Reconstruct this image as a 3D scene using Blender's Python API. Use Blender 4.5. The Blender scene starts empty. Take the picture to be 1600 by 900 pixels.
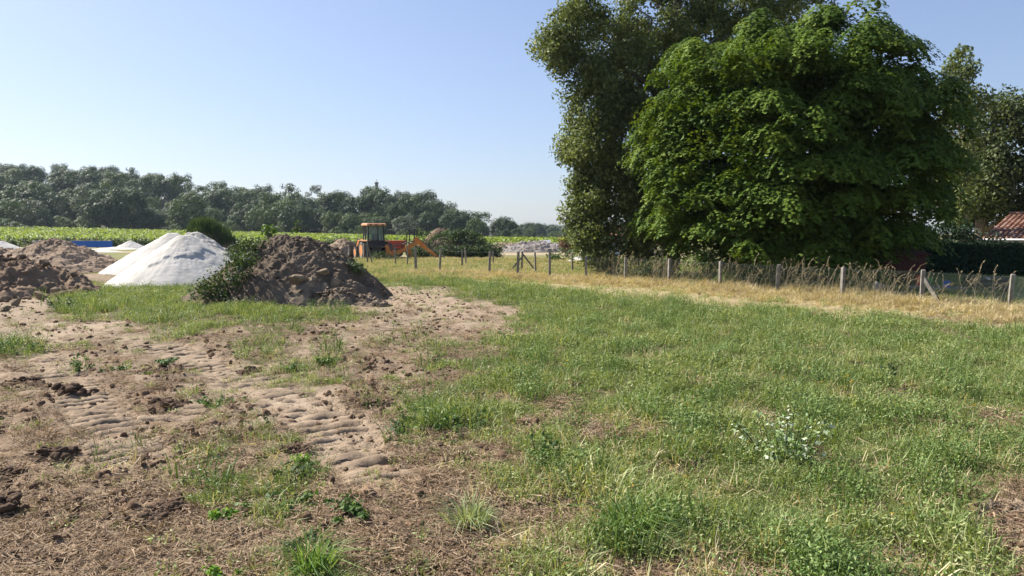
import bpy, bmesh, math, random
import numpy as np
from mathutils import Vector, Matrix

S = bpy.context.scene
COL = S.collection
R = math.radians
random.seed(7)

# ------------------------------------------------------------------ camera, sky, sun, exposure
CAM_H = 2.2
F_PX = 1160.0
HORIZON = 363.0
PITCH = math.atan((450 - HORIZON) / F_PX)
cam_data = bpy.data.cameras.new('camera')
cam = bpy.data.objects.new('camera', cam_data)
COL.objects.link(cam)
cam.location = (0, 0, CAM_H)
cam.rotation_euler = (R(90) - PITCH, 0, 0)
cam_data.sensor_width = 36.0
cam_data.lens = 36.0 * F_PX / 1600.0
cam_data.clip_start = 0.1
cam_data.clip_end = 12000.0
S.camera = cam

HAZE = 0.00010
SUN_AZ = R(-59)      # clockwise from +Y (straight ahead); negative is to the left
SUN_EL = R(42)
world = bpy.data.worlds.new('World')
S.world = world
world.use_nodes = True
wn = world.node_tree.nodes
wl = world.node_tree.links
wn.clear()
w_out = wn.new('ShaderNodeOutputWorld')
w_bg = wn.new('ShaderNodeBackground')
w_sky = wn.new('ShaderNodeTexSky')
w_sky.sky_type = 'NISHITA'
w_sky.sun_disc = False
w_sky.sun_elevation = SUN_EL
w_sky.sun_rotation = SUN_AZ
w_sky.altitude = 0
w_sky.air_density = 1.0
w_sky.dust_density = 1.0
w_sky.ozone_density = 2.0
w_bg.inputs['Strength'].default_value = 0.112
w_gam = wn.new('ShaderNodeGamma'); w_gam.inputs[1].default_value = 0.72      # evens the sky out like a phone's tone curve
w_mul = wn.new('ShaderNodeMix'); w_mul.data_type = 'RGBA'; w_mul.blend_type = 'MULTIPLY'; w_mul.inputs[0].default_value = 1.0
w_mul.inputs[7].default_value = (0.775, 0.815, 0.96, 1)
wl.new(w_sky.outputs[0], w_gam.inputs[0]); wl.new(w_gam.outputs[0], w_mul.inputs[6])
wl.new(w_mul.outputs[2], w_bg.inputs[0])
wl.new(w_bg.outputs[0], w_out.inputs[0])

sun_data = bpy.data.lights.new('sun', 'SUN')
sun_data.energy = 5.0
sun_data.angle = R(0.53)
sun_data.color = (1.0, 0.945, 0.85)
sun = bpy.data.objects.new('sun', sun_data)
COL.objects.link(sun)
to_sun = Vector((math.sin(SUN_AZ) * math.cos(SUN_EL), math.cos(SUN_AZ) * math.cos(SUN_EL), math.sin(SUN_EL)))
sun.rotation_euler = (-to_sun).to_track_quat('-Z', 'Y').to_euler()

S.view_settings.view_transform = 'Standard'
S.view_settings.look = 'None'
S.view_settings.exposure = 1.22
S.view_settings.gamma = 1.0
S.cycles.max_bounces = 6
S.cycles.diffuse_bounces = 3
S.cycles.transmission_bounces = 4
S.cycles.transparent_max_bounces = 8
S.cycles.volume_bounces = 0

# ------------------------------------------------------------------ where things stand
def ray(px, py):
    """direction of the photograph's sight line through a pixel (used to read positions off it)"""
    u = (px - 800) / F_PX
    v = (450 - py) / F_PX
    c, s = math.cos(PITCH), math.sin(PITCH)
    return u, c + v * s, -s + v * c

def gp(px, py):
    """the spot on level ground seen at a pixel"""
    x, y, z = ray(px, py)
    t = CAM_H / -z
    return x * t, y * t

def at(px, py, Y):
    """the point seen at a pixel when it is Y metres ahead"""
    x, y, z = ray(px, py)
    t = Y / y
    return x * t, Y, CAM_H + z * t

# ------------------------------------------------------------------ noise
def hash2(ix, iy, seed):
    n = (ix.astype(np.int64) * 374761393 + iy.astype(np.int64) * 668265263 + seed * 974634777) & 0xffffffff
    n = ((n ^ (n >> 13)) * 1274126177) & 0xffffffff
    n = (n ^ (n >> 16)) & 0xffffffff
    return n.astype(np.float64) / 4294967295.0

def vnoise(x, y, seed=0):
    """smooth noise in -1..1"""
    x = np.asarray(x, float); y = np.asarray(y, float)
    ix = np.floor(x); iy = np.floor(y)
    fx = x - ix; fy = y - iy
    ux = fx * fx * fx * (fx * (fx * 6 - 15) + 10); uy = fy * fy * fy * (fy * (fy * 6 - 15) + 10)
    def g(dx, dy):
        a = hash2(ix + dx, iy + dy, seed) * 2 * math.pi
        return np.cos(a) * (fx - dx) + np.sin(a) * (fy - dy)
    n0 = g(0, 0) * (1 - ux) + g(1, 0) * ux
    n1 = g(0, 1) * (1 - ux) + g(1, 1) * ux
    return (n0 * (1 - uy) + n1 * uy) * 1.5

def fbm(x, y, octaves=4, seed=0, gain=0.5):
    a = 1.0; t = 0.0; s = 0.0
    for k in range(octaves):
        t = t + a * vnoise(x * 2.03 ** k + 17.3 * k, y * 2.03 ** k - 9.1 * k, seed + k)
        s += a; a *= gain
    return t / s

def cells(x, y, seed=0):
    """cellular noise: (distance to nearest, random value of the nearest)"""
    ix = np.floor(x); iy = np.floor(y)
    best = np.full(np.shape(x), 9.0); val = np.zeros(np.shape(x))
    for dx in (-1, 0, 1):
        for dy in (-1, 0, 1):
            cx = ix + dx; cy = iy + dy
            px = cx + hash2(cx, cy, seed); py = cy + hash2(cx, cy, seed + 5)
            d = (px - x) ** 2 + (py - y) ** 2
            m = d < best
            best = np.where(m, d, best); val = np.where(m, hash2(cx, cy, seed + 11), val)
    return np.sqrt(best), val

def sstep(a, b, x):
    t = np.clip((x - a) / (b - a), 0, 1)
    return t * t * (3 - 2 * t)

# ------------------------------------------------------------------ mesh helpers
def tag(o, label=None, cat=None, group=None, kind=None):
    if label: o['label'] = label
    if cat: o['category'] = cat
    if group: o['group'] = group
    if kind: o['kind'] = kind
    return o

def empty(name, loc=(0, 0, 0), rz=0.0, label=None, cat=None, group=None):
    o = bpy.data.objects.new(name, None)
    o.empty_display_size = 0.2
    COL.objects.link(o)
    o.location = loc; o.rotation_euler = (0, 0, rz)
    return tag(o, label, cat, group)

def np_mesh(name, V, F, mat=None, tint=None, smooth=False, attrs=None):
    """V (n,3), F (m,3) or (m,4) arrays, or a list of such face arrays"""
    me = bpy.data.meshes.new(name)
    V = np.asarray(V, np.float32)
    Fs = F if isinstance(F, list) else [F]
    Fs = [np.asarray(f, np.int32) for f in Fs if len(f)]
    me.vertices.add(len(V)); me.vertices.foreach_set('co', V.ravel())
    tot = sum(f.size for f in Fs)
    me.loops.add(tot)
    me.loops.foreach_set('vertex_index', np.concatenate([f.ravel() for f in Fs]))
    sizes = np.concatenate([np.full(len(f), f.shape[1], np.int32) for f in Fs])
    me.polygons.add(len(sizes))
    starts = np.concatenate([[0], np.cumsum(sizes)[:-1]]).astype(np.int32)
    me.polygons.foreach_set('loop_start', starts)
    me.polygons.foreach_set('loop_total', sizes)
    if smooth:
        me.polygons.foreach_set('use_smooth', np.ones(len(sizes), bool))
    if tint is not None:
        a = me.attributes.new('tint', 'FLOAT', 'POINT'); a.data.foreach_set('value', np.asarray(tint, np.float32))
    for k, v in (attrs or {}).items():
        a = me.attributes.new(k, 'FLOAT', 'POINT'); a.data.foreach_set('value', np.asarray(v, np.float32))
    me.update(calc_edges=True)
    me.validate()
    if mat: me.materials.append(mat)
    return me

def link(name, me, parent=None, loc=None, rot=None):
    o = bpy.data.objects.new(name, me)
    COL.objects.link(o)
    if parent: o.parent = parent
    if loc is not None: o.location = loc
    if rot is not None: o.rotation_euler = rot
    return o

class MB:
    """collects plain shapes into ONE mesh object"""
    def __init__(s): s.V = []; s.F = []
    def add(s, V, F):
        b = len(s.V); s.V += [tuple(v) for v in V]; s.F += [tuple(i + b for i in f) for f in F]; return s
    def box(s, x0, x1, y0, y1, z0, z1):
        V = [(x, y, z) for z in (z0, z1) for y in (y0, y1) for x in (x0, x1)]
        return s.add(V, [(0, 2, 3, 1), (4, 5, 7, 6), (0, 1, 5, 4), (2, 6, 7, 3), (0, 4, 6, 2), (1, 3, 7, 5)])
    def prism(s, pts, x0, x1):
        """outline in (y,z) swept along x"""
        n = len(pts)
        V = [(x0, y, z) for y, z in pts] + [(x1, y, z) for y, z in pts]
        F = [tuple(range(n))[::-1], tuple(range(n, 2 * n))] + [(i, (i + 1) % n, n + (i + 1) % n, n + i) for i in range(n)]
        return s.add(V, F)
    def beam(s, a, b, w, h, w2=None, h2=None):
        """square bar from a to b, tapering"""
        a = Vector(a); b = Vector(b); d = (b - a).normalized()
        up = Vector((0, 0, 1)) if abs(d.z) < 0.9 else Vector((0, 1, 0))
        r = d.cross(up).normalized(); u = r.cross(d)
        V = []
        for p, ww, hh in ((a, w, h), (b, w2 or w, h2 or h)):
            V += [p - r * ww / 2 - u * hh / 2, p + r * ww / 2 - u * hh / 2, p + r * ww / 2 + u * hh / 2, p - r * ww / 2 + u * hh / 2]
        return s.add(V, [(3, 2, 1, 0), (4, 5, 6, 7), (0, 1, 5, 4), (1, 2, 6, 5), (2, 3, 7, 6), (3, 0, 4, 7)])
    def tube(s, pts, rad, n=8):
        pts = [Vector(p) for p in pts]
        if not hasattr(rad, '__len__'): rad = [rad] * len(pts)
        V = []; F = []
        for i, p in enumerate(pts):
            d = (pts[min(i + 1, len(pts) - 1)] - pts[max(i - 1, 0)]).normalized()
            up = Vector((0, 0, 1)) if abs(d.z) < 0.85 else Vector((0, 1, 0))
            r = d.cross(up).normalized(); u = r.cross(d)
            V += [p + (r * math.cos(k * 2 * math.pi / n) + u * math.sin(k * 2 * math.pi / n)) * rad[i] for k in range(n)]
        for i in range(len(pts) - 1):
            F += [(i * n + k, i * n + (k + 1) % n, (i + 1) * n + (k + 1) % n, (i + 1) * n + k) for k in range(n)]
        F += [tuple(range(n))[::-1], tuple(range((len(pts) - 1) * n, len(pts) * n))]
        return s.add(V, F)
    def lathe(s, prof, axis='x', at=(0, 0, 0), n=24):
        """profile of (along, radius) turned about an axis"""
        V = []; F = []
        for a, r in prof:
            for k in range(n):
                t = 2 * math.pi * k / n
                p = (a, r * math.cos(t), r * math.sin(t)) if axis == 'x' else (r * math.cos(t), r * math.sin(t), a)
                V.append((p[0] + at[0], p[1] + at[1], p[2] + at[2]))
        for i in range(len(prof) - 1):
            F += [(i * n + k, i * n + (k + 1) % n, (i + 1) * n + (k + 1) % n, (i + 1) * n + k) for k in range(n)]
        F += [tuple(range(n))[::-1], tuple(range((len(prof) - 1) * n, len(prof) * n))]
        return s.add(V, F)
    def build(s, name, mat, parent=None, loc=None, rot=None, bevel=0.0, smooth=False):
        me = bpy.data.meshes.new(name)
        me.from_pydata(s.V, [], s.F)
        bm = bmesh.new(); bm.from_mesh(me)
        bmesh.ops.recalc_face_normals(bm, faces=bm.faces)
        if bevel > 0:
            es = [e for e in bm.edges if len(e.link_faces) == 2 and e.calc_face_angle(0) > 0.6]
            bmesh.ops.bevel(bm, geom=es, offset=bevel, segments=1, affect='EDGES', clamp_overlap=True)
        if smooth:
            for f in bm.faces: f.smooth = True
        bm.to_mesh(me); bm.free()
        me.materials.append(mat)
        return link(name, me, parent, loc, rot)

def ico(sub):
    bm = bmesh.new(); bmesh.ops.create_icosphere(bm, subdivisions=sub, radius=1.0)
    V = np.array([v.co[:] for v in bm.verts]); F = np.array([[v.index for v in f.verts] for f in bm.faces]); bm.free()
    return V, F
ICO2 = ico(2); ICO3 = ico(3)

def rock(seed, sub=2, rough=0.28, flat=0.8, cut=(0.42, 0.8)):
    V, F = ICO2 if sub == 2 else ICO3
    rng = np.random.default_rng(seed)
    V = V.copy()
    for _ in range(15):                      # knock flat faces off a ball
        d = rng.normal(size=3); d /= np.linalg.norm(d)
        h = rng.uniform(*cut)
        k = V @ d
        V = V - np.outer(np.maximum(k - h, 0) * 1.0, d)
    V = V * (1 + rough * 0.7 * (fbm(V[:, 0] * 2 + seed, V[:, 1] * 2 + V[:, 2] * 1.7, 3, seed)))[:, None]
    V = V * np.array([rng.uniform(0.8, 1.2), rng.uniform(0.75, 1.1), flat * rng.uniform(0.8, 1.1)])
    return V, F

def stamp(protos, pos, scl, rng, squash=1.0, tilt=0.4):
    """many small copies of shapes merged into one pair of arrays; returns V,F,tint"""
    Vs = []; Fs = []; T = []; b = 0
    for p, s in zip(pos, scl):
        V, F = protos[rng.integers(len(protos))]
        e = Matrix.Rotation(rng.uniform(0, 6.28), 3, 'Z') @ Matrix.Rotation(rng.normal() * tilt, 3, 'X') @ Matrix.Rotation(rng.normal() * tilt, 3, 'Y')
        W = V @ np.array(e).T * s
        W[:, 2] *= squash
        Vs.append(W + p); Fs.append(F + b); b += len(V); T.append(np.full(len(V), rng.uniform()))
    return np.concatenate(Vs), np.concatenate(Fs), np.concatenate(T)

# ------------------------------------------------------------------ materials
def new_mat(name):
    m = bpy.data.materials.new(name); m.use_nodes = True
    nt = m.node_tree; nt.nodes.clear()
    out = nt.nodes.new('ShaderNodeOutputMaterial')
    return m, nt, out

def N(nt, t, **kw):
    n = nt.nodes.new(t)
    for k, v in kw.items():
        if k in n.inputs: n.inputs[k].default_value = v
        else: setattr(n, k, v)
    return n

def ramp(nt, src, stops):
    r = nt.nodes.new('ShaderNodeValToRGB')
    e = r.color_ramp.elements
    while len(e) < len(stops): e.new(0.5)
    for i, (p, c) in enumerate(stops):
        e[i].position = p; e[i].color = (*c, 1)
    nt.links.new(src, r.inputs[0])
    return r.outputs[0]

def mixc(nt, fac, a, b, mode='MIX'):
    n = nt.nodes.new('ShaderNodeMix'); n.data_type = 'RGBA'; n.blend_type = mode
    for sock, v in ((n.inputs[0], fac), (n.inputs[6], a), (n.inputs[7], b)):
        if isinstance(v, (int, float)): sock.default_value = v
        elif isinstance(v, tuple): sock.default_value = (*v, 1)
        else: nt.links.new(v, sock)
    return n.outputs[2]

def maths(nt, op, a, b=None, c=None, clamp=False):
    n = nt.nodes.new('ShaderNodeMath'); n.operation = op; n.use_clamp = clamp
    for i, v in enumerate((a, b, c)):
        if v is None: continue
        if isinstance(v, (int, float)): n.inputs[i].default_value = v
        else: nt.links.new(v, n.inputs[i])
    return n.outputs[0]

def noise(nt, scale, detail=4, rough=0.6, coord='Object', distort=0.0):
    tc = nt.nodes.new('ShaderNodeTexCoord')
    n = N(nt, 'ShaderNodeTexNoise', Scale=scale, Detail=detail, Roughness=rough, Distortion=distort)
    nt.links.new(tc.outputs[coord], n.inputs['Vector'])
    return n.outputs['Fac']

def foliage_mat(name, dark, mid, light, transl=0.35, rough=0.6, instancer=False, spec=0.18):
    m, nt, out = new_mat(name)
    a = N(nt, 'ShaderNodeAttribute', attribute_name='tint')
    t = a.outputs['Fac']
    if instancer:
        b = N(nt, 'ShaderNodeAttribute', attribute_name='tint2'); b.attribute_type = 'INSTANCER'
        t = maths(nt, 'ADD', maths(nt, 'MULTIPLY', t, 0.75), maths(nt, 'MULTIPLY', b.outputs['Fac'], 0.45))
        t = maths(nt, 'SUBTRACT', t, 0.1, clamp=True)
    c = ramp(nt, t, [(0.0, dark), (0.5, mid), (1.0, light)])
    p = N(nt, 'ShaderNodeBsdfPrincipled', Roughness=rough)
    p.inputs['Specular IOR Level'].default_value = spec
    nt.links.new(c, p.inputs['Base Color'])
    tr = N(nt, 'ShaderNodeBsdfTranslucent')
    warm = mixc(nt, 1.0, c, (1.25, 1.2, 0.5), 'MULTIPLY')
    nt.links.new(warm, tr.inputs['Color'])
    mx = N(nt, 'ShaderNodeMixShader'); mx.inputs[0].default_value = transl
    nt.links.new(p.outputs[0], mx.inputs[1]); nt.links.new(tr.outputs[0], mx.inputs[2])
    nt.links.new(mx.outputs[0], out.inputs[0])
    return m

def soil_mat(name, stops, scale=1.6, bump=0.5, fine=14.0, use_tint=False, rough=0.95, dist=0.05):
    m, nt, out = new_mat(name)
    n1 = noise(nt, scale, 6, 0.62)
    if use_tint:
        a = N(nt, 'ShaderNodeAttribute', attribute_name='tint')
        n1 = maths(nt, 'ADD', maths(nt, 'MULTIPLY', n1, 0.6), maths(nt, 'MULTIPLY', a.outputs['Fac'], 0.4))
    c = ramp(nt, n1, stops)
    n2 = noise(nt, fine, 5, 0.7)
    c = mixc(nt, maths(nt, 'MULTIPLY', n2, 0.55), c, mixc(nt, 1.0, c, (0.55, 0.52, 0.5), 'MULTIPLY'))
    p = N(nt, 'ShaderNodeBsdfPrincipled', Roughness=rough)
    p.inputs['Specular IOR Level'].default_value = 0.1
    nt.links.new(c, p.inputs['Base Color'])
    bp = N(nt, 'ShaderNodeBump', Strength=bump, Distance=dist)
    nt.links.new(n2, bp.inputs['Height']); nt.links.new(bp.outputs[0], p.inputs['Normal'])
    nt.links.new(p.outputs[0], out.inputs[0])
    return m

def paint_mat(name, col, rough=0.45, dirt=0.35, dirt_col=(0.16, 0.12, 0.09), metallic=0.0, spec=0.4, scale=2.5):
    m, nt, out = new_mat(name)
    n1 = noise(nt, scale, 6, 0.65)
    f = maths(nt, 'MULTIPLY', maths(nt, 'SUBTRACT', n1, 0.42, clamp=True), dirt * 6, clamp=True)
    c = mixc(nt, f, col, dirt_col)
    n2 = noise(nt, scale * 9, 3, 0.6)
    c = mixc(nt, maths(nt, 'MULTIPLY', n2, 0.3), c, mixc(nt, 1.0, c, (0.7, 0.7, 0.7), 'MULTIPLY'))
    p = N(nt, 'ShaderNodeBsdfPrincipled', Roughness=rough, Metallic=metallic)
    p.inputs['Specular IOR Level'].default_value = spec
    nt.links.new(c, p.inputs['Base Color']); nt.links.new(maths(nt, 'ADD', rough, maths(nt, 'MULTIPLY', n1, 0.3)), p.inputs['Roughness'])
    nt.links.new(p.outputs[0], out.inputs[0])
    return m

def bark_mat(name, a, b):
    m, nt, out = new_mat(name)
    tc = N(nt, 'ShaderNodeTexCoord'); mp = N(nt, 'ShaderNodeMapping'); mp.inputs['Scale'].default_value = (6, 6, 1.2)
    n = N(nt, 'ShaderNodeTexNoise', Scale=3.0, Detail=6, Roughness=0.7)
    nt.links.new(tc.outputs['Object'], mp.inputs[0]); nt.links.new(mp.outputs[0], n.inputs['Vector'])
    c = ramp(nt, n.outputs['Fac'], [(0.3, a), (0.7, b)])
    p = N(nt, 'ShaderNodeBsdfPrincipled', Roughness=0.9)
    nt.links.new(c, p.inputs['Base Color'])
    bp = N(nt, 'ShaderNodeBump', Strength=0.8, Distance=0.04); nt.links.new(n.outputs['Fac'], bp.inputs['Height']); nt.links.new(bp.outputs[0], p.inputs['Normal'])
    nt.links.new(p.outputs[0], out.inputs[0])
    return m

M = {}
M['bark'] = bark_mat('bark', (0.06, 0.048, 0.036), (0.16, 0.13, 0.10))
M['lime_leaf'] = foliage_mat('lime_leaf', (0.036, 0.072, 0.012), (0.09, 0.148, 0.022), (0.18, 0.235, 0.038), 0.26, 0.6, False, 0.08)
M['oak_leaf'] = foliage_mat('oak_leaf', (0.05, 0.075, 0.028), (0.12, 0.152, 0.05), (0.23, 0.26, 0.09), 0.28, 0.6, False, 0.15)
M['far_leaf'] = foliage_mat('far_leaf', (0.018, 0.036, 0.016), (0.034, 0.062, 0.022), (0.062, 0.098, 0.030), 0.25)
M['far_olive'] = foliage_mat('far_olive', (0.03, 0.054, 0.018), (0.058, 0.092, 0.026), (0.105, 0.148, 0.04), 0.25)
M['far_silver'] = foliage_mat('far_silver', (0.05, 0.068, 0.044), (0.085, 0.108, 0.07), (0.14, 0.165, 0.115), 0.2)
M['brown_leaf'] = foliage_mat('brown_leaf', (0.036, 0.052, 0.020), (0.066, 0.090, 0.034), (0.115, 0.142, 0.052), 0.3)
M['rust_leaf'] = foliage_mat('rust_leaf', (0.07, 0.03, 0.018), (0.14, 0.065, 0.035), (0.22, 0.12, 0.06), 0.25)
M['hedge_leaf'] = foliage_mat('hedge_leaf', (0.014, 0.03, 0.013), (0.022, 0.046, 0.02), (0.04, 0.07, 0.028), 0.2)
M['weed_leaf'] = foliage_mat('weed_leaf', (0.035, 0.075, 0.02), (0.075, 0.14, 0.035), (0.13, 0.21, 0.05), 0.35)
M['weed_dark'] = foliage_mat('weed_dark', (0.028, 0.05, 0.022), (0.05, 0.085, 0.034), (0.095, 0.13, 0.055), 0.3)
M['bright_leaf'] = foliage_mat('bright_leaf', (0.08, 0.16, 0.025), (0.14, 0.27, 0.035), (0.22, 0.36, 0.06), 0.4)
M['pale_leaf'] = foliage_mat('pale_leaf', (0.12, 0.22, 0.05), (0.26, 0.34, 0.18), (0.56, 0.59, 0.50), 0.25)
M['vine_leaf'] = foliage_mat('vine_leaf', (0.09, 0.15, 0.022), (0.17, 0.24, 0.035), (0.26, 0.33, 0.06), 0.4)
M['grass'] = foliage_mat('grass_blades', (0.068, 0.115, 0.03), (0.192, 0.255, 0.076), (0.44, 0.45, 0.23), 0.28, 0.5, True)
M['field_weed'] = foliage_mat('field_weed', (0.05, 0.095, 0.025), (0.13, 0.205, 0.055), (0.30, 0.36, 0.14), 0.22, 0.5, True)
M['straw'] = foliage_mat('straw', (0.31, 0.24, 0.135), (0.50, 0.41, 0.245), (0.68, 0.59, 0.39), 0.25, 0.6, True)
M['litter'] = foliage_mat('straw_litter', (0.11, 0.072, 0.046), (0.25, 0.175, 0.115), (0.44, 0.34, 0.225), 0.1, 0.8, True, 0.1)
M['stalk'] = foliage_mat('dry_stalk', (0.30, 0.24, 0.15), (0.44, 0.36, 0.24), (0.58, 0.49, 0.34), 0.2, 0.7, True)
M['flower'] = foliage_mat('flower', (0.75, 0.22, 0.02), (0.8, 0.45, 0.02), (0.8, 0.65, 0.04), 0.2, 0.6, True)
M['crumb'] = soil_mat('crumb', [(0.3, (0.12, 0.076, 0.05)), (0.55, (0.22, 0.145, 0.095)), (0.8, (0.33, 0.23, 0.155))], 3, 0.6, 30)
M['clod'] = soil_mat('dark_clod', [(0.3, (0.075, 0.05, 0.035)), (0.55, (0.15, 0.10, 0.068)), (0.8, (0.26, 0.18, 0.12))], 4, 0.8, 24)
M['heap_brown'] = soil_mat('heap_brown', [(0.3, (0.085, 0.063, 0.045)), (0.52, (0.16, 0.122, 0.088)), (0.75, (0.28, 0.22, 0.16))], 0.9, 0.8, 9, True)
M['heap_left'] = soil_mat('heap_left', [(0.3, (0.11, 0.074, 0.05)), (0.52, (0.215, 0.15, 0.103)), (0.78, (0.36, 0.26, 0.18))], 0.8, 0.8, 9, True)
M['heap_tan'] = soil_mat('heap_tan', [(0.3, (0.20, 0.145, 0.10)), (0.52, (0.31, 0.23, 0.165)), (0.78, (0.42, 0.33, 0.25))], 0.7, 0.8, 9, True)
M['boulder'] = soil_mat('boulder', [(0.3, (0.17, 0.13, 0.09)), (0.55, (0.30, 0.235, 0.165)), (0.8, (0.42, 0.34, 0.25))], 2.2, 0.7, 18)
M['white_sand'] = soil_mat('white_sand', [(0.3, (0.46, 0.44, 0.40)), (0.55, (0.56, 0.535, 0.495)), (0.8, (0.61, 0.585, 0.545))], 0.7, 0.35, 5, False, 0.95, 0.04)
M['grey_sand'] = soil_mat('grey_sand', [(0.3, (0.34, 0.32, 0.29)), (0.55, (0.46, 0.44, 0.41)), (0.8, (0.58, 0.56, 0.53))], 0.8, 0.5, 6, False, 0.95, 0.04)
M['rubble'] = soil_mat('rubble', [(0.3, (0.16, 0.14, 0.12)), (0.52, (0.28, 0.25, 0.23)), (0.78, (0.42, 0.39, 0.36))], 1.0, 0.8, 7, True)
M['concrete'] = soil_mat('weathered_concrete', [(0.3, (0.15, 0.138, 0.118)), (0.55, (0.265, 0.247, 0.215)), (0.8, (0.37, 0.35, 0.31))], 5, 0.5, 40, False, 0.9, 0.01)
M['wood_post'] = soil_mat('grey_wood', [(0.3, (0.15, 0.135, 0.115)), (0.55, (0.25, 0.23, 0.20)), (0.8, (0.34, 0.32, 0.28))], 6, 0.5, 40, False, 0.9, 0.01)
M['tan_wood'] = soil_mat('tan_wood', [(0.3, (0.30, 0.17, 0.09)), (0.6, (0.45, 0.28, 0.16)), (0.8, (0.5, 0.34, 0.2))], 6, 0.4, 30, False, 0.85, 0.01)
M['orange'] = paint_mat('machine_orange', (0.70, 0.22, 0.035), 0.45, 0.45)
M['pale_orange'] = paint_mat('faded_orange', (0.66, 0.30, 0.13), 0.5, 0.4)
M['red'] = paint_mat('machine_red', (0.58, 0.075, 0.035), 0.45, 0.35)
M['black'] = paint_mat('black_steel', (0.02, 0.02, 0.022), 0.5, 0.3, (0.10, 0.08, 0.065))
M['grey_metal'] = paint_mat('worn_metal', (0.10, 0.10, 0.10), 0.5, 0.5, (0.2, 0.15, 0.11), 0.4)
M['tyre'] = paint_mat('dusty_tyre', (0.045, 0.042, 0.04), 0.85, 0.8, (0.24, 0.225, 0.20), 0, 0.2, 1.5)
M['blue'] = paint_mat('blue_panel', (0.025, 0.15, 0.55), 0.5, 0.1)
M['white'] = paint_mat('white_paint', (0.72, 0.71, 0.68), 0.6, 0.15, (0.4, 0.37, 0.32))
M['cream'] = paint_mat('cream_render', (0.58, 0.50, 0.38), 0.85, 0.15, (0.4, 0.33, 0.25))
M['tile'] = soil_mat('clay_tile', [(0.3, (0.28, 0.15, 0.105)), (0.5, (0.41, 0.245, 0.18)), (0.7, (0.51, 0.365, 0.285))], 2.2, 0.3, 12, True, 0.85, 0.01)
M['dark_red'] = paint_mat('dark_red_boards', (0.085, 0.022, 0.016), 0.8, 0.2)
M['green_wire'] = paint_mat('green_wire', (0.06, 0.095, 0.07), 0.6, 0.1)
M['wire'] = paint_mat('grey_wire', (0.12, 0.115, 0.105), 0.7, 0.1, metallic=0.2)
M['green_plastic'] = paint_mat('green_plastic', (0.02, 0.22, 0.05), 0.4, 0.05)
M['blue_plastic'] = paint_mat('blue_plastic', (0.03, 0.12, 0.45), 0.4, 0.05)
M['white_plastic'] = paint_mat('white_plastic', (0.62, 0.64, 0.66), 0.5, 0.05)
M['red_plastic'] = paint_mat('red_plastic', (0.42, 0.05, 0.04), 0.4, 0.05)
M['pale_sheet'] = paint_mat('pale_sheet', (0.50, 0.51, 0.52), 0.6, 0.2, (0.3, 0.28, 0.26))
M['interior'] = paint_mat('cab_interior', (0.03, 0.03, 0.032), 0.7, 0.2)

def glass_mat():
    m, nt, out = new_mat('tinted_glass_sheen')
    g = N(nt, 'ShaderNodeBsdfGlossy', Roughness=0.03); g.inputs['Color'].default_value = (0.9, 0.95, 1, 1)
    t = N(nt, 'ShaderNodeBsdfTransparent'); t.inputs['Color'].default_value = (0.55, 0.68, 0.72, 1)
    fr = N(nt, 'ShaderNodeFresnel', IOR=1.6)
    f = maths(nt, 'ADD', fr.outputs[0], 0.12, clamp=True)
    d = N(nt, 'ShaderNodeBsdfDiffuse'); d.inputs['Color'].default_value = (0.42, 0.50, 0.52, 1)  # pale diffuse share stands in for sky reflected in the panes
    m0 = N(nt, 'ShaderNodeMixShader'); m0.inputs[0].default_value = 0.30
    nt.links.new(t.outputs[0], m0.inputs[1]); nt.links.new(d.outputs[0], m0.inputs[2])
    mx = N(nt, 'ShaderNodeMixShader')
    nt.links.new(f, mx.inputs[0]); nt.links.new(m0.outputs[0], mx.inputs[1]); nt.links.new(g.outputs[0], mx.inputs[2])
    nt.links.new(mx.outputs[0], out.inputs[0])
    return m
M['glass'] = glass_mat()

# ------------------------------------------------------------------ the lie of the land
# map of the field: (x, y read off the photograph on level ground) -> how grassy, how much dry straw, how pale
GRASS_PTS = [
 (50,700,.02),(200,620,.03),(300,560,.05),(460,640,0),(550,700,.05),(150,850,0),(300,880,.05),(450,850,.15),(550,800,.1),(650,750,.2),
 (600,870,.1),(700,870,.2),(800,860,.4),(620,560,.12),(560,520,.2),(650,480,.06),(760,490,.08),(700,520,.12),(30,480,0),(60,520,.02),
 (180,515,.2),(130,480,.85),(250,465,.97),(350,475,.9),(420,495,.7),(500,495,.6),(200,492,.6),(300,505,.5),(400,520,.35),(480,530,.25),
 (600,430,.9),(700,440,1),(800,450,1),(880,470,1),(680,450,.45),(640,455,.2),(600,470,.1),(850,500,.75),(900,520,.97),(1000,500,1),(1200,520,1),
 (1400,540,1),(1550,550,1),(760,560,.7),(850,600,.9),(720,640,.85),(680,650,.8),(640,600,.2),(620,650,.2),(800,640,.75),(900,650,.55),
 (900,700,.62),(850,680,.5),(780,700,.55),(830,720,.75),(760,780,.42),(960,600,.85),(1050,640,.85),(1150,700,.9),(1000,750,.7),(950,700,.66),
 (1100,800,.95),(900,820,.55),(850,880,.4),(1000,880,.95),(1200,850,1),(1400,650,1),(1500,750,.97),(1400,820,.6),(1340,740,.65),(1560,840,.1),
 (1590,825,.05),(1500,890,.9),(1300,600,1),(440,770,.6),(400,740,.5),(460,720,.4),(470,850,.35),(480,895,.5),(30,540,.75),(460,575,.5),
 (520,565,.4),(700,560,.4),(820,550,.8),(740,540,.4),(780,520,.25),(-200,700,0),(-300,500,.1),(1900,700,.95),(1800,520,1),(0,600,.04),(100,570,.15),
 (360,625,.3),(380,695,.35),(250,500,.6),(60,430,.3),(-100,450,.1),(560,450,.6),(560,470,.3),(420,470,.6),
 (1580,510,.8),(1450,500,.75),(1300,482,.75),(1150,468,.75),(1000,455,.8),(900,447,.8),(780,437,.8),(690,432,.8),(1600,470,.7),(1300,455,.7),(1050,440,.7)]
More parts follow.
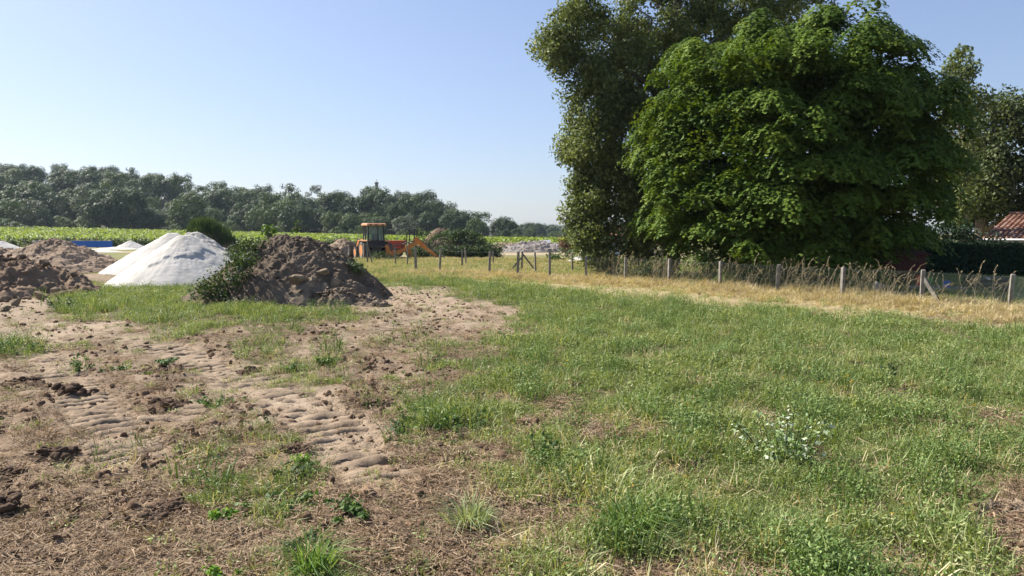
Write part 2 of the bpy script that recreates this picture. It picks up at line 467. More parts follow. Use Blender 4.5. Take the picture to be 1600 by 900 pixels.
DRY_PTS = [
 (1580,500,1),(1450,488,1),(1300,477,1),(1150,463,1),(1000,450,1),(900,443,1),(780,435,.9),(690,430,.7),(1600,470,.75),(1500,455,.5),(1300,450,.6),
 (1100,438,.6),(900,425,.6),(760,420,.6),(600,415,.6),(1700,540,.9),
 (1580,540,.1),(1400,520,.1),(1200,500,.1),(1000,485,.08),(850,465,.05),(700,445,.05),(1000,600,.25),(1200,700,.2),(1400,820,.5),(900,700,.5),(950,560,.2),(1400,600,.12),
 (650,750,.75),(600,870,.8),(550,800,.75),(700,870,.7),(450,850,.6),(800,860,.6),(850,680,.6),(300,880,.6),(150,850,.5),(50,860,.6),(40,760,.6),(120,770,.4),(250,790,.55),(100,700,.35),(60,650,.25),(330,730,.5),(300,560,.1),
 (460,640,.05),(550,700,.3),(640,600,.2),(620,500,.1),(300,480,.1),(40,480,.05),(120,500,.15),(1150,850,.2),(1500,750,.2)]
PALE_PTS = [
 (75,522,1),(110,518,.9),(40,515,.7),(140,540,.3),(30,480,.6),(80,490,.5),(460,640,.75),(400,590,.5),(540,690,.5),(300,560,.15),(200,620,.2),(180,680,.45),
 (650,480,.8),(760,495,.7),(620,500,.5),(560,540,.3),(640,560,.3),(700,530,.35),(300,880,.1),(600,870,.05),(650,750,.0),(100,780,.2),(50,700,.1),(150,850,.3),
 (1000,600,.1),(1400,700,.1),(1560,840,.6),(200,480,.2),(400,500,.15),(250,740,.4),(350,800,.1)]

def field_map(pts):
    P = np.array([(*gp(a, b), c) for a, b, c in pts])
    u = P[:, 0] / P[:, 1] * 2.2; v = np.log(P[:, 1])
    return u, v, P[:, 2]
MAPS = {k: field_map(p) for k, p in (('g', GRASS_PTS), ('d', DRY_PTS), ('p', PALE_PTS))}

def lookup(k, x, y):
    u, v, c = MAPS[k]
    yy = np.maximum(y, 2.5)
    a = np.clip(x / yy, -1.4, 1.4) * 2.2; b = np.log(yy)
    num = np.zeros(np.shape(x)); den = np.zeros(np.shape(x))
    for i in range(len(c)):
        w = 1.0 / ((a - u[i]) ** 2 + (b - v[i]) ** 2 + 0.0012) ** 1.8
        num += w * c[i]; den += w
    return num / den

def grassiness(x, y):
    g = lookup('g', x, y)
    n = 0.34 * fbm(x * 0.9, y * 0.9, 3, 3) + 0.30 * fbm(x * 3.1, y * 3.1, 3, 4)
    return np.clip(sstep(0.14, 0.80, g + 1.15 * n * (1.2 - np.abs(g - 0.5))), 0, 1)

# crawler tracks pressed into the dirt: centre lines on the ground
def polyline(pts):
    P = np.array([gp(a, b) for a, b in pts])
    seg = np.linalg.norm(np.diff(P, axis=0), axis=1); s = np.concatenate([[0], np.cumsum(seg)])
    t = np.arange(0, s[-1], 0.05)
    Q = np.stack([np.interp(t, s, P[:, 0]), np.interp(t, s, P[:, 1])], 1)
    for _ in range(60): Q[1:-1] = (Q[:-2] + 2 * Q[1:-1] + Q[2:]) / 4
    return t, Q
TRACKS = [
 (polyline([(200,525),(300,560),(390,592),(470,632),(545,690),(600,745)]), 0.42, 1.0),
 (polyline([(20,520),(80,570),(140,625),(185,680),(205,715)]), 0.36, 0.9),
 (polyline([(-60,560),(-10,640),(60,740),(120,830),(160,905)]), 0.36, 0.45),
 (polyline([(720,470),(660,498),(560,535),(430,570),(330,600),(250,660)]), 0.40, 0.5),
 (polyline([(330,700),(420,760),(560,850),(640,930)]), 0.40, 0.35),
 (polyline([(820,500),(720,520),(640,560),(620,640),(640,700),(690,800)]), 0.36, 0.25)]

def tracks_at(x, y):
    """(depth of the rut, cleat ridge height, mask)"""
    rut = np.zeros(np.shape(x)); cl = np.zeros(np.shape(x)); msk = np.zeros(np.shape(x))
    for (t, Q), hw, amp in TRACKS:
        lo = Q.min(0) - 1.2; hi = Q.max(0) + 1.2
        sel = np.where((x > lo[0]) & (x < hi[0]) & (y > lo[1]) & (y < hi[1]))[0]
        if not len(sel): continue
        for c0 in range(0, len(sel), 20000):
            s = sel[c0:c0 + 20000]
            d2 = (x[s, None] - Q[None, ::2, 0]) ** 2 + (y[s, None] - Q[None, ::2, 1]) ** 2
            k = d2.argmin(1); d = np.sqrt(d2[np.arange(len(s)), k]); k = k * 2
            k1 = np.minimum(k + 1, len(Q) - 1); k0 = np.maximum(k - 1, 0)
            T = Q[k1] - Q[k0]; T /= np.linalg.norm(T, axis=1)[:, None] + 1e-9
            rel = np.stack([x[s], y[s]], 1) - Q[k]
            along = t[k] + (rel * T).sum(1); across = rel[:, 0] * -T[:, 1] + rel[:, 1] * T[:, 0]
            m = sstep(hw + 0.07, hw - 0.05, d) * amp
            ph = (along + 0.10 * np.abs(across) + 0.05 * vnoise(x[s] * 3, y[s] * 3, 31)) / 0.29
            fr = ph - np.floor(ph)
            saw = sstep(0.0, 0.10, fr) * sstep(0.82, 0.72, fr)
            patch = np.clip(0.75 + 1.3 * vnoise(x[s] * 0.9, y[s] * 0.9, 33) + 0.6 * vnoise(x[s] * 4, y[s] * 4, 34), 0.1, 1.15)
            rut[s] = np.maximum(rut[s], m)
            cl[s] = np.maximum(cl[s], m * saw * patch)
            msk[s] = np.maximum(msk[s], m)
    return rut, cl, msk

def land(x, y):
    """broad shape of the land, no small relief"""
    x = np.asarray(x, float); y = np.asarray(y, float)
    r = y
    z = 0.10 * fbm(x * 0.12, y * 0.12, 2, 50) * sstep(60, 20, np.hypot(x, y))
    rise = np.clip(-0.9 - 0.024 * x, -1.5, 8.0)
    z = z + rise * sstep(105, 262, r)
    # wooded hill, highest at the left
    hx = x / np.maximum(r, 50) * 1160 + 800
    crest = np.interp(hx, [-900, -300, 0, 150, 230, 300, 400, 500, 600, 650, 700, 760, 820, 900, 1100], [8, 18, 19.5, 20, 18.0, 13, 6.5, 9.0, 11, 8.5, 5.0, 1.0, 0, 0, 0])
    z = z + crest * sstep(262, 385, r) * (1 - 0.75 * sstep(430, 900, r))
    return z

def ground_z(x, y):
    x = np.asarray(x, float); y = np.asarray(y, float)
    z = land(x, y)
    near = sstep(55, 22, np.hypot(x, y))
    g = grassiness(x, y)
    dirt = 1 - g
    rut, cl, _ = tracks_at(x, y)
    lump, _v = cells(x * 3.2 + 0.3 * vnoise(x * 5, y * 5, 61), y * 3.2, 62)
    lump2, _v = cells(x * 8.5, y * 8.5, 63)
    rough = np.clip(0.5 + 1.6 * fbm(x * 0.7, y * 0.7, 2, 64), 0.05, 1.4)
    torn = np.clip(lookup('d', x, y) * 1.5, 0.25, 1.1)          # torn turf and straw lie rougher than the driven sand
    ridg = 1 - np.abs(fbm(x * 2.3 + 7, y * 2.3, 5, 55, 0.62)) * 2.4
    bil = np.abs(vnoise(x * 4.2, y * 4.2, 81)) + 0.6 * np.abs(vnoise(x * 8.7 + 3, y * 8.7, 82)) + 0.4 * np.abs(vnoise(x * 17 + 5, y * 17, 83))
    d = 0.055 * fbm(x * 1.2, y * 1.2, 3, 52) + rough * (0.09 * np.maximum(0, 0.5 - lump) + 0.07 * np.maximum(0, 0.5 - lump2)) + (0.35 + rough) * torn * (0.125 * fbm(x * 3.6, y * 3.6, 6, 54, 0.74) + 0.055 * (bil - 0.6)) + 0.03 * torn * ridg
    d = d * (1 - 0.72 * rut) - 0.055 * rut + 0.022 * cl + 0.030 * rut * fbm(x * 11, y * 11, 4, 57, 0.8)
    gz = 0.08 * fbm(x * 1.1, y * 1.1, 3, 58) + 0.06 * fbm(x * 3.2, y * 3.2, 4, 59, 0.6)
    return z + near * (d * dirt + gz * g)

# ------------------------------------------------------------------ ground: one sheet out to the horizon
def ground_material():
    m, nt, out = new_mat('ground')
    def at_(n): return N(nt, 'ShaderNodeAttribute', attribute_name=n).outputs['Fac']
    g, dry, pale, far, rutm = at_('grassy'), at_('dry'), at_('pale'), at_('far'), at_('rut')
    nA = noise(nt, 0.9, 6, 0.65); nB = noise(nt, 6.0, 6, 0.7); nC = noise(nt, 38.0, 4, 0.7); nD = noise(nt, 2.2, 5, 0.7, distort=0.6)
    dirt = ramp(nt, nA, [(0.30, (0.105, 0.075, 0.051)), (0.52, (0.195, 0.146, 0.102)), (0.72, (0.285, 0.222, 0.16))])
    dirt = mixc(nt, maths(nt, 'MULTIPLY', sharp(nt, nD, 0.45, 0.60), 0.85), dirt, (0.105, 0.062, 0.040))
    dirt = mixc(nt, maths(nt, 'MULTIPLY', pale, maths(nt, 'ADD', 0.35, maths(nt, 'MULTIPLY', nB, 0.8)), clamp=True), dirt, (0.40, 0.32, 0.235))
    dirt = mixc(nt, maths(nt, 'MULTIPLY', rutm, 0.55), dirt, (0.34, 0.265, 0.19))      # soil pressed hard by the tracks dries pale
    lit = ramp(nt, nC, [(0.25, (0.12, 0.070, 0.042)), (0.5, (0.25, 0.155, 0.09)), (0.75, (0.43, 0.30, 0.185))])
    dirt = mixc(nt, maths(nt, 'MULTIPLY', dry, maths(nt, 'MULTIPLY', nB, 1.3), clamp=True), dirt, lit)
    gr = ramp(nt, nC, [(0.25, (0.035, 0.030, 0.017)), (0.5, (0.065, 0.062, 0.028)), (0.75, (0.14, 0.125, 0.06))])  # thatch, darkened so its colour carries the shadow between tufts
    gr = mixc(nt, maths(nt, 'MULTIPLY', sharp(nt, nA, 0.45, 0.7), 0.45), gr, (0.20, 0.165, 0.09))
    drygr = ramp(nt, nC, [(0.25, (0.20, 0.155, 0.08)), (0.5, (0.33, 0.27, 0.15)), (0.75, (0.47, 0.40, 0.24))])
    gr = mixc(nt, maths(nt, 'MULTIPLY', sharp2(nt, dry, 0.45, 0.8), 0.85), gr, drygr)
    near = mixc(nt, g, dirt, gr)
    # beyond the building plots: rough olive grass, vineyard soil, hill floor
    nE = noise(nt, 0.06, 5, 0.65); nF = noise(nt, 0.5, 5, 0.7)
    fg = ramp(nt, nE, [(0.35, (0.13, 0.15, 0.05)), (0.55, (0.20, 0.19, 0.085)), (0.7, (0.32, 0.25, 0.15))])
    fg = mixc(nt, maths(nt, 'MULTIPLY', nF, 0.6), fg, (0.10, 0.105, 0.045))
    c = mixc(nt, far, near, fg)
    c = mixc(nt, at_('bare'), c, (0.36, 0.275, 0.20))
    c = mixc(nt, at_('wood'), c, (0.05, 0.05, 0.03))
    p = N(nt, 'ShaderNodeBsdfPrincipled', Roughness=0.95); p.inputs['Specular IOR Level'].default_value = 0.08
    nt.links.new(c, p.inputs['Base Color'])
    h = maths(nt, 'ADD', maths(nt, 'MULTIPLY', nC, 0.5), maths(nt, 'MULTIPLY', nB, 0.6))
    bp = N(nt, 'ShaderNodeBump', Strength=1.0, Distance=0.05); nt.links.new(h, bp.inputs['Height']); nt.links.new(bp.outputs[0], p.inputs['Normal'])
    nt.links.new(p.outputs[0], out.inputs[0])
    return m
def sharp(nt, v, a, b):
    n = nt.nodes.new('ShaderNodeMapRange'); n.interpolation_type = 'SMOOTHSTEP'
    n.inputs['From Min'].default_value = a; n.inputs['From Max'].default_value = b
    nt.links.new(v, n.inputs['Value']); return n.outputs[0]
sharp2 = sharp

def build_ground():
    fine = np.arange(-46, 46.01, 0.18); coarse = np.arange(50, 312, 4.0)
    ang = np.radians(np.concatenate([fine, coarse]))
    rad = np.concatenate([[0.6, 1.2, 1.7, 2.1], np.geomspace(2.4, 70, 610), np.geomspace(72, 450, 64)[1:], np.geomspace(470, 2500, 18)])
    A, Rr = np.meshgrid(ang, rad)
    x = (np.sin(A) * Rr).ravel(); y = (np.cos(A) * Rr).ravel()
    z = ground_z(x, y)
    z = np.where(np.hypot(x, y) > 900, np.minimum(z, 6.0), z)
    V = np.stack([x, y, z], 1)
    nr, na = len(rad), len(ang)
    i = np.arange(nr - 1)[:, None] * na; j = np.arange(na)[None, :]; j1 = (j + 1) % na
    F = np.stack([i + j, i + j1, i + na + j1, i + na + j], -1).reshape(-1, 4)[:, ::-1]
    V = np.concatenate([V, [[0, 0, 0.0]]]); c = len(V) - 1
    cap = np.stack([np.full(na, c), np.arange(na), (np.arange(na) + 1) % na], 1)[:, ::-1]
    X, Y = V[:, 0], V[:, 1]
    rr = np.hypot(X, Y)
    rut = tracks_at(X, Y)[2]
    far = sstep(44, 62, rr + 6 * fbm(X * 0.1, Y * 0.1, 3, 70))
    bare = np.clip(sstep(0.15, 0.5, fbm(X * 0.045, Y * 0.09, 3, 71)) * sstep(46, 60, rr) * sstep(112, 96, Y) * sstep(-2, -14, X) + 0.9 * sstep(6, 2, np.abs(Y - 76 - 0.1 * X)) * sstep(-8, 0, X) * sstep(26, 14, X), 0, 0.9)
    dryband = sstep(8, 3, np.abs(Y - 258))
    bare = np.maximum(bare, dryband * 0.7 * sstep(20, -60, X))
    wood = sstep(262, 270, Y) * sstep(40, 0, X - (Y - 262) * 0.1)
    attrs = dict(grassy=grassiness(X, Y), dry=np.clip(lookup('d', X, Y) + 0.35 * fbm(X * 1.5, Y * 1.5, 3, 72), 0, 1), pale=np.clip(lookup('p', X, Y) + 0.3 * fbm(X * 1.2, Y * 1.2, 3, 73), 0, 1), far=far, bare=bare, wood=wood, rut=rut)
    me = np_mesh('ground', V, [F, cap], ground_material(), smooth=True, attrs=attrs)
    return tag(link('ground', me), kind='structure')
build_ground()

def gz(x, y): return float(ground_z(np.array([x]), np.array([y]))[0])

# ------------------------------------------------------------------ foliage builders
def leaf_quads(C, Nn, size, rng, asp=0.55, fold=0.15):
    n = len(C)
    size = np.broadcast_to(size, (n,))[:, None]
    r = rng.normal(size=(n, 3)); t = np.cross(Nn, r); t /= np.linalg.norm(t, axis=1)[:, None] + 1e-9
    b = np.cross(Nn, t)
    V = np.stack([C - t * size * 0.5, C + b * size * 0.5 * asp - Nn * size * fold, C + t * size * 0.5, C - b * size * 0.5 * asp - Nn * size * fold], 1).reshape(-1, 3)
    F = np.arange(n * 4).reshape(-1, 4)
    return V, F

def unit(v): return v / (np.linalg.norm(v, axis=-1, keepdims=True) + 1e-9)

def sprays(centers, outward, radius, per, size, rng, droop=0.5, up=0.9, thick=0.12, jit=0.45, asp=0.55):
    """leafy pads: each a drooping umbrella of leaves; returns V,F,tint"""
    Cs = []; Ns = []; T = []; Sz = []
    for c, o, r in zip(centers, outward, radius):
        k = max(8, int(per * (r ** 2)))
        th = rng.uniform(0, 2 * math.pi, k); rho = np.sqrt(rng.uniform(0, 1, k))
        oh = np.array([o[0], o[1], 0]); oh = oh / (np.linalg.norm(oh) + 1e-6)
        side = np.array([-oh[1], oh[0], 0])
        lx = rho * np.cos(th) * r * 1.15; ly = rho * np.sin(th) * r
        z = -droop * rho ** 2 * r - 0.35 * np.maximum(lx, 0) + rng.normal(0, thick * r, k)
        edge = 1 + 0.25 * np.sin(th * 5 + rng.uniform(0, 6)) 
        P = c + oh * (lx * edge)[:, None] + side * (ly * edge)[:, None] + np.array([0, 0, 1.0]) * z[:, None]
        nn = np.array([0, 0, up]) + (oh * np.cos(th)[:, None] + side * np.sin(th)[:, None]) * (rho * 0.8)[:, None] + oh * 0.25 + rng.normal(0, jit, (k, 3))
        Cs.append(P); Ns.append(unit(nn)); T.append(np.clip(rng.normal(0.5, 0.18, k) + rng.normal(0, 0.12), 0, 1)); Sz.append(size * rng.uniform(0.7, 1.3, k))
    C = np.concatenate(Cs); Nn = np.concatenate(Ns); T = np.concatenate(T); Sz = np.concatenate(Sz)
    V, F = leaf_quads(C, Nn, Sz, rng, asp)
    return V, F, np.repeat(T, 4)

def ball_clumps(centers, radius, per, size, rng, shell=0.55, upbias=0.35, jit=0.7, flat=0.85):
    """rounded loose clumps of leaves"""
    Cs = []; Ns = []; T = []; Sz = []
    for c, r in zip(centers, radius):
        k = max(6, int(per * r ** 2))
        d = unit(rng.normal(size=(k, 3)))
        rr = r * (shell + (1 - shell) * rng.uniform(0, 1, k) ** 0.7)
        P = c + d * rr[:, None] * np.array([1, 1, flat])
        Cs.append(P); Ns.append(unit(d + np.array([0, 0, upbias]) + rng.normal(0, jit, (k, 3))))
        T.append(np.clip(rng.normal(0.5, 0.2, k) + rng.normal(0, 0.14), 0, 1)); Sz.append(size * rng.uniform(0.7, 1.3, k))
    C = np.concatenate(Cs); Nn = np.concatenate(Ns); T = np.concatenate(T); Sz = np.concatenate(Sz)
    V, F = leaf_quads(C, Nn, Sz, rng)
    return V, F, np.repeat(T, 4)

def limb_path(a, b, rng, n=6, wob=0.12, lift=0.1):
    a = Vector(a); b = Vector(b); L = (b - a).length; P = []
    for i in range(n):
        t = i / (n - 1)
        p = a.lerp(b, t) + Vector((0, 0, 1)) * lift * L * math.sin(math.pi * t)
        if 0 < i < n - 1: p += Vector(rng.normal(0, wob * L * 0.3, 3))
        P.append(p)
    return P

def crown_part(root, V, F, T, mat, name='crown'):
    me = np_mesh(name, V, F, mat, T)
    o = link(name, me, root); o['kind'] = 'stuff'
    return o

def cull_below(V, F, T, zmin):
    q = V.reshape(-1, 4, 3); keep = q[:, :, 2].min(1) > zmin
    V = q[keep].reshape(-1, 3); T = T.reshape(-1, 4)[keep].ravel()
    return V, np.arange(len(V)).reshape(-1, 4), T

# ------------------------------------------------------------------ big lime tree behind the fence
def big_lime():
    rng = np.random.default_rng(11)
    cx, cy = 11.75, 32.5
    root = empty('lime_tree', (cx, cy, gz(cx, cy)), 0, 'huge dense dark green tree with drooping leafy sprays reaching down to the wire fence', 'tree')
    MB().tube([(0, 0, -0.2), (0.05, 0, 1.2), (0, 0.1, 3), (0.1, 0, 6), (0, 0, 9.6)], [0.55, 0.42, 0.36, 0.25, 0.06], 12).build('trunk', M['bark'], root, smooth=True)
    rx, ry, rz, zc = 5.3, 5.0, 4.9, 5.75
    cen = []; out = []; rad = []
    golden = math.pi * (3 - math.sqrt(5))
    n = 195                                     # boughs over a boxy dome, each hung with drooping pads
    for i in range(n):
        zz = 1 - 2 * (i + 0.5) / n; t = i * golden
        d = np.array([math.sqrt(max(0, 1 - zz * zz)) * math.cos(t), math.sqrt(max(0, 1 - zz * zz)) * math.sin(t), zz]) + rng.normal(0, 0.08, 3)
        d /= np.linalg.norm(d)
        if d[1] > 0.5 and rng.uniform() < 0.65: continue
        p = (np.abs(d) ** 3.4).sum() ** (-1 / 3.4)
        c = np.array([d[0] * rx, d[1] * ry, d[2] * rz]) * p * rng.uniform(0.74, 1.02)
        if d[2] > 0.3: c[2] -= 0.045 * (c[0] - 0.2) ** 2 * (0.5 if c[0] < 0 else 1.0) * 0.75     # top falls away to both sides
        c[2] += zc
        if c[2] < 0.9: c[2] = rng.uniform(0.8, 1.7)
        R0 = rng.uniform(0.8, 1.4)
        m = int(3 + R0 * 3)
        for k in range(m):
            e = unit(rng.normal(size=3) + d * 0.9 + np.array([0, 0, 0.55]))
            cen.append(c + e * R0 * rng.uniform(0.75, 1.05)); out.append(unit(e + d * 0.6)); rad.append(rng.uniform(0.5, 0.95) if rng.uniform() < 0.8 else rng.uniform(0.35, 0.5))
    for px, py in [(1400,85),(1350,65),(1300,50),(1430,120),(1460,165),(1170,50),(1120,75),(1080,110),(1050,150),(1020,200),(1490,220),(1495,290),(1240,40),(1380,110),(1440,190),(1100,95),(1150,65),(1075,140),(1040,175),(1015,240),(1130,120),(1200,60)]:
        X_, Y_, Z_ = at(px, py, 32.0); c = np.array([X_ - cx, Y_ - cy, Z_ - 0.6]); d = unit(c - np.array([0, 0, zc]))
        c = c - d * 1.35
        for k in range(11):
            e = unit(rng.normal(size=3) + d * 0.9 + np.array([0, 0, 0.55])); cen.append(c + e * rng.uniform(0.7, 1.25)); out.append(unit(e + d * 0.6)); rad.append(rng.uniform(0.4, 0.75))
    n_pads = len(rad)
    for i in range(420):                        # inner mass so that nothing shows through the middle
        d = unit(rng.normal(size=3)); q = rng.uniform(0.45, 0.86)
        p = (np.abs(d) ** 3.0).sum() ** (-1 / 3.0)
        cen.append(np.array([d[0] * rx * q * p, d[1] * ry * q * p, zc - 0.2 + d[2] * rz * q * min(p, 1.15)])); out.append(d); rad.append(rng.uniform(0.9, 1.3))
    rad = np.array(rad)
    big = np.arange(len(rad)) >= n_pads
    c_, o_ = np.array(cen), np.array(out)
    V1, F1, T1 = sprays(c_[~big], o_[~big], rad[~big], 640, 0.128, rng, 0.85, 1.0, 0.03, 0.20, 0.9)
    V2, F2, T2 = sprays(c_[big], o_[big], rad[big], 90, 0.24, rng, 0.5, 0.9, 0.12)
    V = np.concatenate([V1, V2]); F = np.concatenate([F1, F2 + len(V1)]); T = np.concatenate([T1, T2 * 0.5])  # inner leaves get a darker tint, standing in for shade inside the crown
    V, F, T = cull_below(V, F, T, 0.15)
    q = V.reshape(-1, 4, 3)[:, 0]; keep = (q[:, 1] + cy) > 28.4 - 1.46 * (q[:, 0] + cx - 8.0) + 0.45     # stays on its own side of the fence
    V = V.reshape(-1, 4, 3)[keep].reshape(-1, 3); T = T.reshape(-1, 4)[keep].ravel(); F = np.arange(len(V)).reshape(-1, 4)
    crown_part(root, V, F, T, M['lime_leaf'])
    for k in range(9):
        a = k * 0.7; h = rng.uniform(1.5, 4.5); L = rng.uniform(4, 6)
        MB().tube(limb_path((0, 0, h), (math.cos(a) * L, math.sin(a) * L * 0.8, h + rng.uniform(1.5, 3.5)), rng), [0.2, 0.17, 0.13, 0.1, 0.06, 0.03], 7).build('limb', M['bark'], root, smooth=True)
big_lime()

def loose_tree(name, label, x, y, clumps, mat, seed, per, size, trunk_r, height, limbs=8, clump_r=(0.8, 1.5), shell=0.35, lean=(0, 0)):
    """a tree whose crown is many loose clumps at listed blobs (cx,cy,cz,rx,ry,rz,count)"""
    rng = np.random.default_rng(seed)
    z0 = gz(x, y)
    root = empty(name, (x, y, z0), 0, label, 'tree')
    MB().tube([(0, 0, -0.3), (0.02, 0, height * 0.15), (lean[0] * 0.4, lean[1] * 0.4, height * 0.45), (lean[0] * 0.8, lean[1] * 0.8, height * 0.75), (lean[0], lean[1], height * 0.97)], [trunk_r * 1.25, trunk_r, trunk_r * 0.75, trunk_r * 0.4, trunk_r * 0.1], 10).build('trunk', M['bark'], root, smooth=True)
    cen = []; rad = []
    for (bx, by, bz, rx, ry, rz, cnt) in clumps:
        for _ in range(cnt):
            d = unit(rng.normal(size=3)); s = rng.uniform(0.25, 1.0) ** 0.5
            cen.append((bx + d[0] * rx * s, by + d[1] * ry * s, bz + d[2] * rz * s)); rad.append(rng.uniform(*clump_r))
    cen = np.array(cen)
    V, F, T = ball_clumps(cen, rad, per, size, rng, shell)
    V, F, T = cull_below(V, F, T, 0.1)
    crown_part(root, V, F, T, mat)
    idx = rng.choice(len(cen), min(limbs, len(cen)), replace=False)
    for i in idx:
        e = cen[i]; h = min(height * 0.75, max(height * 0.12, e[2] * 0.6)); f = h / height
        MB().tube(limb_path((lean[0] * f, lean[1] * f, h), e, rng, 6, 0.15, 0.06), [trunk_r * 0.42, trunk_r * 0.36, trunk_r * 0.28, trunk_r * 0.2, trunk_r * 0.12, 0.02], 6).build('limb', M['bark'], root, smooth=True)
    return root

# oak behind it: local blobs read off the photograph at 40 m
def blob(px, py, Y, rpx, rpy, ry, cnt, ox, oy, oz=0.0):
    X, Yy, Z = at(px, py, Y); k = Y / F_PX
    return (X - ox, Yy - oy, Z - oz, rpx * k, ry, rpy * k, cnt)
ox, oy = 8.6, 40.5
OB = [blob(a, b, Y, c, d, e, n, ox, oy) for a, b, Y, c, d, e, n in [
  (885,55,39,40,50,1.4,34), (868,75,38.5,25,30,1.0,10), (905,100,39,30,35,1.2,14), (905,20,40,25,30,1.2,10), (960,60,40,55,60,2.2,52), (1050,20,41,80,60,2.6,60), (1090,55,40.5,60,45,2.2,40), (1160,0,41,90,50,2.6,60), (1255,15,41.5,55,45,2.0,26), (1270,-30,41.5,50,30,2.0,14),
  (1000,-60,41,110,50,2.6,36), (1130,-80,41,110,50,2.6,36),
  (935,170,39,50,60,2.0,60), (980,120,39.5,60,50,2.2,44), (925,240,38.5,45,50,1.8,50), (960,300,38.5,55,60,2.0,66), (918,310,38.3,30,35,1.2,20), (930,370,38,28,32,1.2,26), (1010,370,37.5,45,45,1.6,40), (985,220,39.5,50,80,2.2,60), (1040,120,41,60,90,2.4,50), (1010,300,38.5,40,60,1.6,30), (905,350,38,18,30,0.9,12), (945,405,37.4,18,22,0.8,9)]]
loose_tree('oak_tree', 'tall loose oak rising out of frame behind and left of the dense tree', ox, oy, OB, M['oak_leaf'], 21, 270, 0.185, 0.5, 15.5, 30, (0.5, 0.98), 0.2, (0.4, 0.3))

# trees at the right edge
ox2, oy2 = 31.5, 50
loose_tree('broad_tree', 'broad olive brown tree rising behind the tiled house roof', ox2, oy2,
  [blob(a, b, Y, c, d, e, n, ox2, oy2) for a, b, Y, c, d, e, n in [(1570,230,50,60,60,3,64),(1630,260,50,70,80,3,56),(1545,180,50,30,25,2,14),(1590,170,50,30,22,2,14),(1540,290,49,35,50,2,40),(1560,335,50,50,35,2.5,34),(1660,180,50,60,50,3,26),(1510,300,51,30,60,2,22),(1495,250,51,22,45,2,18)]],
  M['brown_leaf'], 22, 105, 0.27, 0.45, 9.5, 14, (0.7, 1.25), 0.25)
ox3, oy3 = 26.6, 44
loose_tree('slender_tree', 'slender silvery tree showing its tip over the right shoulder of the dense tree', ox3, oy3,
  [blob(a, b, Y, c, d, e, n, ox3, oy3) for a, b, Y, c, d, e, n in [(1500,110,44,14,24,1,13),(1490,150,44,22,32,1.4,22),(1507,88,44,5,12,.5,4),(1528,155,44.5,8,20,.8,7),(1495,215,44,26,50,1.6,28),(1490,300,44,24,50,1.6,26)]],
  M['oak_leaf'], 23, 150, 0.22, 0.28, 11.5, 9, (0.45, 0.85), 0.25)
for a in ():
    pass

# ------------------------------------------------------------------ shrubs
def shrub(name, label, x, y, blobs, mat, seed, per=260, size=0.12, cat='shrub', group=None, stems=5, clump_r=(0.25, 0.5), z0=None, shell=0.3):
    rng = np.random.default_rng(seed)
    z = gz(x, y) if z0 is None else z0
    root = empty(name, (x, y, z), 0, label, cat, group)
    cen = []; rad = []
    for (bx, by, bz, rx, ry, rz, cnt) in blobs:
        for _ in range(cnt):
            d = unit(rng.normal(size=3)); s = rng.uniform(0.15, 1.0) ** 0.5
            cen.append((bx + d[0] * rx * s, by + d[1] * ry * s, bz + d[2] * rz * s)); rad.append(rng.uniform(*clump_r))
    cen = np.array(cen)
    V, F, T = ball_clumps(cen, rad, per, size, rng, shell)
    V, F, T = cull_below(V, F, T, -0.3)
    crown_part(root, V, F, T, mat, 'foliage')
    mb = MB()
    for i in rng.choice(len(cen), min(stems, len(cen)), replace=False):
        e = cen[i]; mb.tube(limb_path((e[0] * 0.4, e[1] * 0.4, -0.1), e, rng, 4), [0.03, 0.025, 0.018, 0.008], 5)
    mb.build('stems', M['bark'], root)['kind'] = 'stuff'
    return root

# dead rust coloured shrub by the oak
X, Y, Z = at(890, 392, 62)
shrub('dead_shrub', 'rust brown dead shrub left of the oak in front of the rubble', X, Y, [(0, 0, 0.9, 0.8, 0.6, 0.7, 26), (-0.5, 0, 1.2, 0.4, 0.4, 0.4, 8), (0.7, 0, 0.8, 0.4, 0.4, 0.4, 8)], M['rust_leaf'], 31, 160, 0.16, clump_r=(0.25, 0.5), z0=0.1)
X, Y = gp(1000, 441)
shrub('low_shrub', 'tangled green brown shrub under the oak just behind the fence', X + 0.3, Y + 1.4, [(0, 0, 0.45, 1.0, 0.5, 0.45, 26), (1.2, 0.3, 0.5, 0.8, 0.5, 0.5, 20)], M['brown_leaf'], 32, 220, 0.13)
X, Y = gp(1115, 448)
shrub('low_shrub', 'bright leafy growth on the fence below the dense tree', X, Y + 1.2, [(0, 0, 0.7, 0.45, 0.4, 0.7, 20)], M['weed_leaf'], 33, 240, 0.13)
X, Y, Z = at(905, 392, 56)
shrub('low_shrub', 'light green bush beside the rust brown shrub', X, Y, [(0, 0, 0.6, 0.7, 0.5, 0.6, 14), (-1.6, 0, 0.5, 0.9, 0.5, 0.45, 14)], M['weed_leaf'], 34, 200, 0.15, z0=0)

shrub('understory_bush', 'dark bush filling the gap between the dense tree and the tiled house', 24.4, 41.0, [(0, 0, 1.3, 2.6, 1.0, 1.2, 60), (-1.5, 0, 2.2, 1.5, 1.0, 0.9, 26)], M['hedge_leaf'], 36, 120, 0.2, clump_r=(0.4, 0.8))
